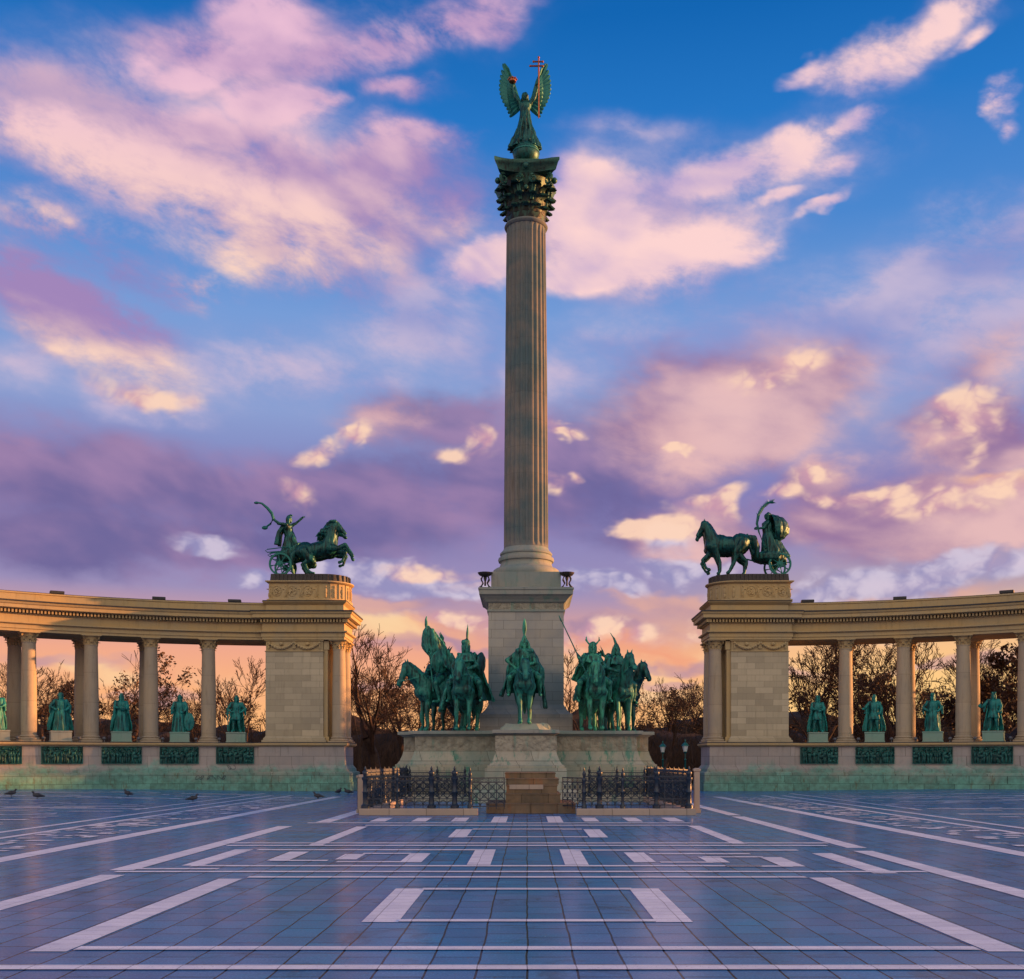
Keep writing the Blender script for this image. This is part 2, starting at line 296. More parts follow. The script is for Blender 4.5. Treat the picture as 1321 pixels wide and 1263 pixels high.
def plain(name, c, rough=0.6, var=0.25, metal=0, sc=6):
    m, g, b = newmat(name); p = objco(g); n = g.noise(p, sc, 5, 0.6)
    g.put(b.inputs['Base Color'], g.mix(g.mapr(n, 0.3, 0.7), tuple(v * (1 - var) for v in c), tuple(min(1, v * (1 + var)) for v in c)))
    b.inputs['Roughness'].default_value = rough; b.inputs['Metallic'].default_value = metal
    bump(g, b, n, 0.2, 0.01); return m
M['iron'] = plain('blue black painted iron', (0.012, 0.024, 0.045), 0.4)
M['lead'] = plain('dark lead flashing', (0.03, 0.03, 0.035), 0.6)
M['bark'] = plain('brown bark', (0.055, 0.032, 0.022), 0.9)
M['twig'] = plain('reddish twigs', (0.055, 0.028, 0.018), 0.9)
M['leaf'] = plain('withered brown leaves', (0.095, 0.045, 0.02), 0.8, 0.5, 0, 1.3)
M['leaf_dark'] = plain('dark dry leaves', (0.05, 0.026, 0.014), 0.8, 0.5, 0, 1.3)
M['soil'] = plain('dark park ground', (0.035, 0.030, 0.022), 0.95, 0.4, 0, 0.7)
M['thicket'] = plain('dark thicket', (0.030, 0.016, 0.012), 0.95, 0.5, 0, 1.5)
M['pigeon'] = plain('pigeon feathers', (0.045, 0.045, 0.055), 0.7)
M['glassy'] = plain('pale lamp glass', (0.55, 0.6, 0.55), 0.2, 0.1)
M['graffiti'] = plain('dark spray paint', (0.02, 0.02, 0.05), 0.6)
M['lampgrey'] = plain('grey lamp housing', (0.12, 0.13, 0.15), 0.5)

def paving():
    m, g, b = newmat('blue grey granite paving'); p = wco(g)
    sp = g.new('ShaderNodeSeparateXYZ'); g.put(sp.inputs[0], p); X, Y, Z = sp.outputs
    wob = g.m('MULTIPLY', g.m('SUBTRACT', g.noise(p, 0.8, 2), 0.5), 0.05)
    cb = g.new('ShaderNodeCombineXYZ'); g.put(cb.inputs[0], Y); g.put(cb.inputs[1], g.m('ADD', X, wob))
    br = g.new('ShaderNodeTexBrick'); g.put(br.inputs['Vector'], cb.outputs[0]); br.offset = 0.37; br.offset_frequency = 2
    for k, v in (('Scale', 1), ('Brick Width', 0.55), ('Row Height', 0.42), ('Mortar Size', 0.011), ('Mortar Smooth', 0.2)): br.inputs[k].default_value = v
    br.inputs['Color1'].default_value = (0.82, 0.85, 0.87, 1); br.inputs['Color2'].default_value = (1.16, 1.13, 1.10, 1); br.inputs['Mortar'].default_value = (0.05, 0.06, 0.07, 1)
    n1 = g.noise(p, 0.28, 5, 0.6); n2 = g.noise(p, 40, 3, 0.7); n3 = g.noise(p, 2.0, 5, 0.6)
    col = g.mix(g.mapr(n1, 0.3, 0.7), (0.014, 0.195, 0.470), (0.075, 0.170, 0.410))
    col = g.mix(g.m('MULTIPLY', g.mapr(n3, 0.5, 0.75), 0.3), col, (0.010, 0.230, 0.400))
    col = g.mix(1.0, col, br.outputs['Color'], 'MULTIPLY')
    col = g.mix(g.mapr(n2, 0.45, 0.75), col, g.mix(1.0, col, (1.6, 1.55, 1.5), 'MULTIPLY'))
    col = g.mix(g.mapr(g.noise(p, 90, 2, .6), 0.6, 0.75), col, (0.02, 0.03, 0.06))
    st_ = g.noise(p, 0.9, 6, 0.72, 0.6)          # spills, tyre rubber and damp patches
    col = g.mix(g.m('MULTIPLY', g.mapr(st_, 0.54, 0.66), 0.45), col, (0.015, 0.045, 0.09))
    col = g.mix(g.m('MULTIPLY', g.mapr(g.noise(p, 7, 3, .6), 0.64, 0.70), 0.5), col, (0.10, 0.14, 0.24))
    g.put(b.inputs['Base Color'], col)
    g.put(b.inputs['Roughness'], g.m('MULTIPLY_ADD', n3, 0.26, 0.09)); b.inputs['IOR'].default_value = 1.19
    h = g.m('SUBTRACT', g.m('MULTIPLY', n2, 0.12), br.outputs['Fac']); bump(g, b, h, 0.35, 0.006)
    return m
M['paving'] = paving()
def marking():
    m, g, b = newmat('pale marble paving bands'); p = wco(g)
    sp = g.new('ShaderNodeSeparateXYZ'); g.put(sp.inputs[0], p); X, Y, Z = sp.outputs
    wob = g.m('MULTIPLY', g.m('SUBTRACT', g.noise(p, 0.8, 2), 0.5), 0.05)
    cb = g.new('ShaderNodeCombineXYZ'); g.put(cb.inputs[0], Y); g.put(cb.inputs[1], g.m('ADD', X, wob))
    br = g.new('ShaderNodeTexBrick'); g.put(br.inputs['Vector'], cb.outputs[0]); br.offset = 0.0
    for k, v in (('Scale', 1), ('Brick Width', 0.28), ('Row Height', 0.42), ('Mortar Size', 0.006)): br.inputs[k].default_value = v
    br.inputs['Color1'].default_value = (0.86, 0.86, 0.88, 1); br.inputs['Color2'].default_value = (1.08, 1.06, 1.05, 1); br.inputs['Mortar'].default_value = (0.35, 0.35, 0.4, 1)
    n = g.noise(p, 5, 5, .65); n2 = g.noise(p, 45, 2, .6)
    col = g.mix(g.mapr(n, .35, .75), (0.68, 0.78, 0.95), (0.54, 0.64, 0.86))
    col = g.mix(1.0, col, br.outputs['Color'], 'MULTIPLY'); col = g.mix(g.mapr(n2, .6, .75), col, (0.25, 0.26, 0.36))
    g.put(b.inputs['Base Color'], col); b.inputs['Roughness'].default_value = 0.4
    bump(g, b, n2, 0.1, 0.004); return m
M['marble'] = marking()

# ------------------------------------------------------------------ mesh helpers
def tag(o, label=None, cat=None, group=None, kind=None):
    if label: o['label'] = label
    if cat: o['category'] = cat
    if group: o['group'] = group
    if kind: o['kind'] = kind
    return o
def thing(name, loc, label, cat, group=None, rz=0.0):
    o = bpy.data.objects.new(name, None); C.objects.link(o); o.location = loc; o.rotation_euler = (0, 0, rz)
    o.empty_display_size = 0.3
    return tag(o, label, cat, group)
def link(name, me, parent=None, loc=(0, 0, 0), rz=0.0):
    o = bpy.data.objects.new(name, me); C.objects.link(o); o.parent = parent; o.location = loc; o.rotation_euler = (0, 0, rz); return o
def dup(root, loc=None, rz=None, label=None):
    r = root.copy(); C.objects.link(r)
    if loc is not None: r.location = loc
    if rz is not None: r.rotation_euler = (0, 0, rz)
    if label: r['label'] = label
    for ch in list(root.children):
        c = ch.copy(); C.objects.link(c); c.parent = r
        for gch in list(ch.children):
            d2 = gch.copy(); C.objects.link(d2); d2.parent = c
    return r

class MB:
    def __init__(s): s.v = []; s.f = []; s.xf = None
    def add(s, vs, fs):
        b = len(s.v)
        if s.xf is not None: vs = [tuple(s.xf @ Vector(p)) for p in vs]
        s.v += [tuple(p) for p in vs]; s.f += [tuple(i + b for i in f) for f in fs]
    def box(s, x0, x1, y0, y1, z0, z1):
        s.add([(x0, y0, z0), (x1, y0, z0), (x1, y1, z0), (x0, y1, z0), (x0, y0, z1), (x1, y0, z1), (x1, y1, z1), (x0, y1, z1)],
              [(0, 3, 2, 1), (4, 5, 6, 7), (0, 1, 5, 4), (1, 2, 6, 5), (2, 3, 7, 6), (3, 0, 4, 7)])
    def rings(s, rs, close=True, caps=True):
        n = len(rs[0]); vs = [p for r in rs for p in r]; fs = []
        for i in range(len(rs) - 1):
            for j in range(n if close else n - 1):
                k = (j + 1) % n; fs.append((i * n + j, i * n + k, (i + 1) * n + k, (i + 1) * n + j))
        if caps: fs.append(tuple(range(n - 1, -1, -1))); fs.append(tuple((len(rs) - 1) * n + j for j in range(n)))
        s.add(vs, fs)
    def lathe(s, prof, n=24, c=(0, 0), a0=0.0):
        s.rings([[(c[0] + r * math.cos(a0 + 2 * math.pi * j / n), c[1] + r * math.sin(a0 + 2 * math.pi * j / n), z) for j in range(n)] for r, z in prof])
    def stack(s, poly, prof):
        """poly: convex plan outline (ccw); prof: (offset, z)"""
        n = len(poly); nm = []
        for i in range(n):
            a = Vector(poly[i - 1]); b = Vector(poly[i]); c = Vector(poly[(i + 1) % n])
            e1 = (b - a).normalized(); e2 = (c - b).normalized()
            n1 = Vector((e1.y, -e1.x)); n2 = Vector((e2.y, -e2.x)); t = (n1 + n2).normalized(); nm.append(t / max(0.3, t.dot(n1)))
        s.rings([[(poly[i][0] + nm[i].x * o, poly[i][1] + nm[i].y * o, z) for i in range(n)] for o, z in prof])
    def tube(s, pts, r, n=6, r1=None):
        rs = []; N_ = len(pts); pts = [Vector(p) for p in pts]
        for i, p in enumerate(pts):
            d = (pts[min(i + 1, N_ - 1)] - pts[max(i - 1, 0)]).normalized()
            u = d.cross(Vector((0, 0, 1)) if abs(d.z) < 0.95 else Vector((1, 0, 0))).normalized(); w = d.cross(u)
            rr = r if r1 is None else r + (r1 - r) * i / (N_ - 1)
            if callable(r): rr = r(i / (N_ - 1))
            rs.append([p + (u * math.cos(2 * math.pi * j / n) + w * math.sin(2 * math.pi * j / n)) * rr for j in range(n)])
        s.rings(rs)
    def ball(s, c, r, nu=12, nv=8, sc=(1, 1, 1)):
        s.rings([[(c[0] + r * sc[0] * math.sin(t) * math.cos(2 * math.pi * j / nu), c[1] + r * sc[1] * math.sin(t) * math.sin(2 * math.pi * j / nu), c[2] - r * sc[2] * math.cos(t)) for j in range(nu)]
                 for t in [math.pi * (0.04 + 0.92 * i / nv) for i in range(nv + 1)]])
    def mesh(s, name, mat, smooth=False, mirror=False, fix=True):
        me = bpy.data.meshes.new(name)
        vs = [(-x, y, z) for x, y, z in s.v] if mirror else s.v
        me.from_pydata(vs, [], s.f); me.materials.append(mat)
        if fix:
            bm = bmesh.new(); bm.from_mesh(me); bmesh.ops.recalc_face_normals(bm, faces=bm.faces); bm.to_mesh(me); bm.free()
        if smooth:
            me.shade_smooth()
            if smooth != 'all': me.set_sharp_from_angle(angle=R(40))
        me.update(); return me
    def build(s, name, mat, parent=None, loc=(0, 0, 0), **k): return link(name, s.mesh(name, mat, **k), parent, loc)

def rect(x0, x1, y0, y1): return [(x0, y0), (x1, y0), (x1, y1), (x0, y1)]

# ------------------------------------------------------------------ ground
def gz(x, y):
    """the square is almost flat; it rises a little towards the outer colonnades"""
    a = min(1, max(0, (abs(x) - 12) / 16)); b = min(1, max(0, (y - 38) / 18))
    return 0.22 * a * a * (3 - 2 * a) * b * b * (3 - 2 * b)
def sheet(name, xs, ys, zf, mat, kind='structure'):
    mb = MB(); nx, ny = len(xs), len(ys)
    mb.add([(x, y, zf(x, y)) for y in ys for x in xs], [(j * nx + i, j * nx + i + 1, (j + 1) * nx + i + 1, (j + 1) * nx + i) for j in range(ny - 1) for i in range(nx - 1)])
    o = mb.build(name, mat, fix=False, smooth='all'); o['kind'] = kind; return o
sheet('park_ground', [-900, -200, -60, 60, 200, 900], [-200, 0, 60, 100, 300, 1500], lambda x, y: -0.03, M['soil'])
sheet('paved_square', [-60 + 2 * i for i in range(61)], [-40, -20, 0, 4, 8] + [10 + 2 * i for i in range(29)], gz, M['paving'])

bands = MB()
def gp(px, py):          # photo pixel -> point on the square
    d = F * H / (py - CY); return ((px - CX) / F * d, d)
def strip(x0, x1, y0, y1, lift=0.005):
    nx = max(1, int(abs(x1 - x0) / 2)); ny = max(1, int(abs(y1 - y0) / 2))
    xs = [x0 + (x1 - x0) * i / nx for i in range(nx + 1)]; ys = [y0 + (y1 - y0) * i / ny for i in range(ny + 1)]
    bands.add([(x, y, gz(x, y) + lift) for y in ys for x in xs], [(j * (nx + 1) + i, j * (nx + 1) + i + 1, (j + 1) * (nx + 1) + i + 1, (j + 1) * (nx + 1) + i) for j in range(ny) for i in range(nx)])
D = lambda py: F * H / (py - CY)
def bar(xo, w, ya, yb):  # a long band running away from the viewer: outer x, width, near and far photo rows
    s_ = 1 if xo > 0 else -1
    a, b = sorted((xo, xo - s_ * w)); strip(a, b, D(ya), D(yb))
LW = 0.11
def line(py, x0, x1, w=None):  # a band running across at photo row py, between two x in metres
    d = D(py); w = w or LW * max(1.0, d / 14); strip(x0, x1, d - w / 2, d + w / 2, 0.009)
line(1248.8, -9, 9, 0.20)
line(1224.0, -4.2, 4.2, 0.19)
line(1188.2, -1.40, 1.40, 0.17); line(1147.3, -1.43, 1.43, 0.20)
line(1132.0, -4.2, 4.2, 0.2); line(1125.0, -6.5, 6.3, 0.20)
line(1117.5, -5.6, 3.9, 0.2); line(1112.3, -3.3, -2.2, 0.2); line(1112.8, 2.3, 3.2, 0.2)
line(1101.5, -3.1, -2.2, 0.22); line(1102, 2.3, 4.2, 0.22); line(1096.8, -5.3, -1.0, 0.24); line(1097.2, 1.0, 5.3, 0.24)
line(1091.2, -6.2, 6.2, 0.25); line(1088.0, -6.4, 6.4, 0.25)
line(1080, -1.4, 1.4, 0.26); line(1070, -1.4, 1.4, 0.3); line(1065, -4.4, 4.4, 0.32); line(1062, -6.2, 4.6, 0.3)
line(1121.3, -6.4, -5.0, 0.2); line(1110.6, -4.5, -3.5, 0.2); line(1118.0, 3.3, 4.4, 0.2); line(1106, 3.2, 4.3, 0.2)
bar(-4.58, 0.35, 1228, 1134); bar(4.58, 0.35, 1228, 1132.5)
bar(-1.80, 0.40, 1190, 1146.5); bar(1.80, 0.40, 1190, 1146.5)
bar(-6.55, 0.38, 1290, 1129); bar(6.72, 0.38, 1290, 1098)
bar(-6.70, 0.40, 1123, 1066); bar(6.85, 0.40, 1094, 1053.5)
bar(-6.05, 0.42, 1061, 1040); bar(6.9, 0.4, 1052, 1036)
bar(-5.78, 0.36, 1117, 1096); bar(5.78, 0.38, 1127, 1101)
bar(-4.58, 0.38, 1110.5, 1099); bar(4.63, 0.4, 1118, 1106); bar(-3.42, 0.38, 1109, 1102); bar(3.5, 0.38, 1113, 1105.5)
bar(-2.21, 0.38, 1112.7, 1101); bar(2.23, 0.38, 1112.7, 1100); bar(-1.02, 0.40, 1116, 1096); bar(1.04, 0.40, 1116, 1096)
bar(-1.82, 0.42, 1080.5, 1070); bar(1.86, 0.42, 1080.5, 1070)
bar(-4.56, 0.3, 1090.5, 1066.5); bar(4.66, 0.32, 1089, 1065.5)
for xc in (-4.35, -3.15, -2.0, -0.82, 0.82, 1.88, 3.15, 4.35): strip(xc - 0.22, xc + 0.22, D(1060 if abs(xc) > 1 else 1061), D(1055 if abs(xc) > 1 else 1053))
for s_ in (-1, 1):       # the outer fields
    bar(s_ * 9.55, 0.45, 1125, 1028); bar(s_ * 12.05, 0.22, 1110, 1026.5); bar(s_ * 13.05, 0.22, 1100, 1026.5)
    bar(s_ * 14.2, 0.18, 1045, 1024)
rnd = random.Random(4)
for s_ in (-1, 1):
    for k in range(230):
        y = 18 + 34 * rnd.random() ** 0.9; x = s_ * rnd.uniform(9.8, 11.6); w = rnd.uniform(.15, .5); h = rnd.uniform(.12, .4)
        a, b = sorted((x, x + s_ * w)); strip(a, b, y, y + h, 0.0055 + 0.0013 * (k % 7))
    for k in range(110):
        y = rnd.uniform(24, 58); x = s_ * rnd.uniform(13.8, 24); w = rnd.choice((rnd.uniform(.3, .8), rnd.uniform(1.5, 4))); h = rnd.uniform(.2, .4)
        a, b = sorted((x, x + s_ * w)); strip(a, b, y, y + h, 0.0055 + 0.0013 * (k % 7))
o = bands.build('paving_bands', M['marble'], fix=False); o['kind'] = 'structure'

# ------------------------------------------------------------------ the monument
MX = -0.05; MY = 53.0
def leaf_strip(mb, base, top, ang, w, curl, th=0.05, nseg=7):
    """an acanthus leaf: climbs, then curls outward at the tip"""
    (r0, z0), (r1, z1) = base, top; ca, sa = math.cos(ang), math.sin(ang); rows = []
    for i in range(nseg + 1):
        t = i / nseg; r = r0 + (r1 - r0) * t ** 2.5 + curl * max(0, t - 0.55) ** 1.5 * 3; z = z0 + (z1 - z0) * (t if t < .8 else .8 + (t - .8) * .1 - (t - .8) ** 1.1 * 1.0)
        ww = w * (0.75 + 0.5 * math.sin(math.pi * min(1, t * 1.05)) - 0.35 * t) * (1 + 0.16 * (i % 2)); row = []
        for k, (q, dr) in enumerate(((-1, -.03), (-.45, .03), (0, -.01), (.45, .03), (1, -.03))):
            row.append((q * ww / 2, r + dr)); 
        loop = [(rr * ca - q * sa, rr * sa + q * ca, z) for q, rr in row] + [((rr - th) * ca - q * sa, (rr - th) * sa + q * ca, z - th * .3) for q, rr in reversed(row)]
        rows.append(loop)
    mb.rings(rows)
def spiral(mb, c, ang, r, th, turns=1.6, side=1, n=16):
    """a volute scroll standing in the vertical plane through angle ang"""
    pts = []
    for i in range(n + 1):
        t = i / n; a = math.pi * 0.5 - turns * 2 * math.pi * t * side; rr = r * (1 - 0.78 * t)
        pts.append((c[0] + rr * math.cos(a) * math.cos(ang), c[1] + rr * math.cos(a) * math.sin(ang), c[2] + rr * math.sin(a)))
    mb.tube(pts, th, 5, th * 0.5)

mon = thing('victory_column', (MX, MY, 0), 'very tall fluted stone column with green capital on a square grey stone pedestal', 'column')
b_ = MB()
for hx, hy, hy0, prof in ((5.2, 5.0, -5.0, 0), (5.85, 3.6, -3.6, 1)):
    P_ = [(0.95, -0.1), (0.95, 0.30), (0.70, 0.302), (0.70, 0.62), (0.45, 0.622), (0.45, 1.02), (0.22, 1.022), (0.22, 1.50)]
    if prof: P_ = [(o - 0.02, z - 0.004) for o, z in P_]
    b_.stack(rect(-hx, hx, -hy, hy), P_ )
b_.stack(rect(-1.42, 1.42, -7.25, -4.5), [(0.75, -0.1), (0.75, 0.55), (0.48, 0.552), (0.48, 0.98), (0.30, 0.982), (0.30, 1.46)])
b_.build('stepped_base', M['tier'], mon)
b_ = MB()
def tierprof(e=0.0): return [(0.10, 1.50 + e), (0.10, 1.60 + e), (0.02, 1.63 + e), (-0.10, 1.80 + e), (-0.20, 2.05 + e), (-0.24, 2.22 + e)]
b_.stack(rect(-5.2, 5.2, -5, 5), tierprof()); b_.stack(rect(-5.85, 5.85, -3.6, 3.6), tierprof(-.003)); b_.stack(rect(-1.42, 1.42, -7.25, -4.5), [(o + .10, z - 0.035) for o, z in tierprof()])
b_.build('flared_moulding', M['tier'], mon)
b_ = MB()
fr = [(-0.26, 2.215), (-0.26, 2.86)]
b_.stack(rect(-5.2, 5.2, -5, 5), fr); b_.stack(rect(-5.85, 5.85, -3.6, 3.6), [(o, z - .003) for o, z in fr]); b_.stack(rect(-1.42, 1.42, -7.25, -4.5), [(-0.12, 2.18), (-0.12, 2.83)])
b_.build('carved_frieze', M['mon_carved'], mon)
b_ = MB()
cp = [(-0.24, 2.85), (-0.16, 2.90), (-0.10, 2.93), (0.0, 2.96), (0.0, 3.07), (-0.04, 3.10)]
b_.stack(rect(-5.2, 5.2, -5, 5), cp); b_.stack(rect(-5.85, 5.85, -3.6, 3.6), [(o, z - .004) for o, z in cp]); b_.stack(rect(-1.42, 1.42, -7.25, -4.5), [(o, z - .02) for o, z in cp])
b_.build('platform_cornice', M['mon_plain'], mon)
# the rock under the leading rider
rk = MB(); rnd = random.Random(2)
rk.rings([[((1.12 - 0.25 * k + rnd.uniform(-.06, .06)) * math.copysign(abs(math.cos(t)) ** .5, math.cos(t)), -5.85 + (1.1 - .2 * k + rnd.uniform(-.05, .05)) * math.copysign(abs(math.sin(t)) ** .5, math.sin(t)), 3.07 + k * .29 + rnd.uniform(-.03, .03)) for t in [i * math.pi / 9 + .1 for i in range(18)]] for k in range(2)])
rk.ball((0.72, -6.5, 3.16), .27, 9, 6, (1.3, .8, .9)); rk.ball((-0.8, -6.5, 3.1), .24, 8, 6, (1.3, .8, .8)); rk.ball((0.2, -6.6, 3.12), .22, 8, 6, (1.5, .7, .8))
rk.build('rock', M['rock'], mon)
# pedestal
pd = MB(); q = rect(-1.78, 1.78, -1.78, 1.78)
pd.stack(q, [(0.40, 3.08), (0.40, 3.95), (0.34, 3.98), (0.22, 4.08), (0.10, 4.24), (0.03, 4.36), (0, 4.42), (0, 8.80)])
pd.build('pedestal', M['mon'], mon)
pd = MB(); pd.stack(q, [(0, 8.795), (0.06, 8.81), (0.06, 8.90), (0.01, 8.92)]); pd.build('astragal', M['mon_plain'], mon)
pd = MB(); pd.stack(q, [(0.0, 8.915), (0.0, 9.22)]); pd.build('carved_frieze', M['mon_carved'], mon)
pd = MB(); pd.stack(q, [(0.02, 9.215), (0.10, 9.27), (0.16, 9.36), (0.30, 9.50), (0.42, 9.58), (0.42, 9.76), (0.46, 9.80), (0.46, 9.88), (0.30, 9.93)])
pd.stack(rect(-1.65, 1.65, -1.65, 1.65), [(0, 9.90), (0, 10.72)])
pd.build('pedestal_cornice', M['mon_plain'], mon)
bs = MB(); bs.lathe([(1.60, 10.715), (1.63, 10.80), (1.64, 10.9), (1.60, 11.02), (1.52, 11.08), (1.40, 11.12), (1.30, 11.2), (1.24, 11.36), (1.26, 11.42), (1.34, 11.45), (1.37, 11.54), (1.34, 11.63), (1.24, 11.66), (1.22, 11.74), (1.27, 11.78), (1.28, 11.84), (1.22, 11.92), (1.13, 12.0), (1.09, 12.1)], 64)
bs.build('column_base', M['mon_plain'], mon, smooth=True)
sh = MB(); rings = []
for z in [12.08, 12.2, 12.35] + [12.6 + i * 0.9 for i in range(17)] + [27.3, 27.55, 27.7]:
    t = max(0, (z - 12.1) / 15.6); r = 1.085 - 0.13 * t ** 1.25; amp = 0.072 * min(1, max(0, (z - 12.1) / .25)) * min(1, max(0, (27.68 - z) / .2))
    ring = []
    for j in range(24 * 9):
        a = 2 * math.pi * j / 216; ph = (j % 9) / 9
        rr = r if ph < 0.25 else r - amp * math.sin(math.pi * (ph - 0.25) / 0.75)
        ring.append((rr * math.cos(a), rr * math.sin(a), z))
    rings.append(ring)
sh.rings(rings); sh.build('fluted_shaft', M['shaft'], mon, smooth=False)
sh = MB(); sh.lathe([(0.95, 27.66), (1.02, 27.70), (1.06, 27.78), (1.02, 27.86), (0.96, 27.90)], 48); sh.build('necking_ring', M['shaft'], mon, smooth=True)
cpm = MB()
cpm.lathe([(0.86, 27.88), (0.86, 28.2), (0.90, 28.9), (0.98, 29.5), (1.12, 29.9), (1.15, 29.98)], 32)
rnd = random.Random(5)
for k in range(12): leaf_strip(cpm, (0.9, 27.9), (1.02, 28.72), k * math.pi / 6, 0.56, 0.28, .11)
for k in range(12): leaf_strip(cpm, (0.93, 28.2), (1.14, 29.25), (k + .5) * math.pi / 6, 0.60, 0.34, .11)
for k in range(8): leaf_strip(cpm, (0.97, 28.9), (1.20, 29.62), (k + .5) * math.pi / 4, 0.70, 0.40, .11)
for k in range(4):
    a = math.pi / 4 + k * math.pi / 2; ca, sa = math.cos(a), math.sin(a)
    spiral(cpm, (1.50 * ca, 1.50 * sa, 29.62), a, 0.27, 0.075, 1.5, 1)
    leaf_strip(cpm, (1.0, 28.8), (1.42, 29.5), a, .34, .35, .06)
    for sd_ in (-1, 1):
        c = (1.12 * ca - sd_ * 0.28 * sa * 0, 1.12 * sa, 29.6)
    b0 = k * math.pi / 2
    for sd_ in (-1, 1): # inner scrolls, lying on each face
        pts = []
        for i in range(15):
            t = i / 14; aa = math.pi * .5 + sd_ * 2.8 * math.pi * t; rr = 0.21 * (1 - .75 * t); u = sd_ * .34 + rr * math.cos(aa); z = 29.58 + rr * math.sin(aa)
            pts.append((1.22 * math.cos(b0) - u * math.sin(b0), 1.22 * math.sin(b0) + u * math.cos(b0), z))
        cpm.tube(pts, .06, 5, .03)
        for tt in (.5, .8):      # stalks
            u = sd_ * (.15 + .35 * tt); cpm.tube([(0.98 * math.cos(b0) - u * .7 * math.sin(b0), .98 * math.sin(b0) + u * .7 * math.cos(b0), 28.7), (1.08 * math.cos(b0) - u * math.sin(b0), 1.08 * math.sin(b0) + u * math.cos(b0), 29.4)], .055, 5)
    cpm.ball((1.38 * math.cos(b0), 1.38 * math.sin(b0), 30.10), .15, 8, 6)
    cpm.ball((1.12 * math.cos(b0), 1.12 * math.sin(b0), 29.2), .12, 8, 6)
# abacus with hollowed sides
rs = []
for o_, z in ((0, 29.93), (0.03, 30.02), (0.06, 30.1), (0.10, 30.22), (0.17, 30.30), (0.17, 30.42), (0.12, 30.46)):
    ring = []
    for k in range(4):
        for i in range(9):
            t = i / 9; u = -1 + 2 * t; hol = 0.34 * (1 - u * u) ** 1.0; p = Vector((1.42 + o_ - hol, u * (1.42 + o_)))
            if i == 0: p = Vector((1.42 + o_, -(1.42 + o_) + .08))
            a = k * math.pi / 2; ring.append((p.x * math.cos(a) - p.y * math.sin(a), p.x * math.sin(a) + p.y * math.cos(a), z))
    rs.append(ring)
cpm.rings(rs)
cpm.build('capital', M['capital'], mon, smooth=True)

# braziers on the pedestal corners
first = None
for (x, y, lab) in ((-1.93, -1.75, 'small dark bronze bowl at the left front corner of the pedestal top'), (1.93, -1.75, 'small sunlit bronze bowl at the right front corner of the pedestal top')):
    if first is None:
        br_ = thing('fire_bowl', (MX + x, MY + y, 9.93), lab, 'bowl', 'bronze bowls on the pedestal corners'); first = br_
        bm_ = MB(); bm_.lathe([(0.02, .52), (.12, .53), (.28, .60), (.34, .68), (.36, .72), (.30, .71), (.20, .66)], 18); bm_.lathe([(.05, .1), (.04, .3), (.09, .5)], 8); bm_.build('bowl', M['bronze_black'], br_, smooth=True)
        for a in range(4):
            bm_ = MB(); c_, s_ = math.cos(a * math.pi / 2 + .78), math.sin(a * math.pi / 2 + .78)
            bm_.tube([(.18 * c_, .18 * s_, .58), (.27 * c_, .27 * s_, .40), (.14 * c_, .14 * s_, .22), (.27 * c_, .27 * s_, .04), (.34 * c_, .34 * s_, .02)], .035, 6); bm_.build('foot', M['bronze_black'], br_)
    else: dup(first, (MX + x, MY + y, 9.93), None, lab)

# ------------------------------------------------------------------ colonnades
AX, AY = 12.6, 36.3
def arcpt(a, r): return (AX + r * math.sin(R(a)), AY + r * math.cos(R(a)))
def arc_sweep(mb, prof, a0, a1, step=0.8):
    n = max(2, int((a1 - a0) / step)); mb.rings([[(*arcpt(a0 + (a1 - a0) * i / n, r), z) for r, z in prof] for i in range(n + 1)])
def arc_box(mb, a, r0, r1, w, z0, z1):
    t = R(a); u = Vector((math.cos(t), -math.sin(t))); n_ = Vector((math.sin(t), math.cos(t))); c = Vector((AX, AY))
    p = [c + n_ * r0 - u * w / 2, c + n_ * r0 + u * w / 2, c + n_ * r1 + u * w / 2, c + n_ * r1 - u * w / 2]
    mb.add([(q_.x, q_.y, z) for z in (z0, z1) for q_ in p], [(0, 3, 2, 1), (4, 5, 6, 7), (0, 1, 5, 4), (1, 2, 6, 5), (2, 3, 7, 6), (3, 0, 4, 7)])

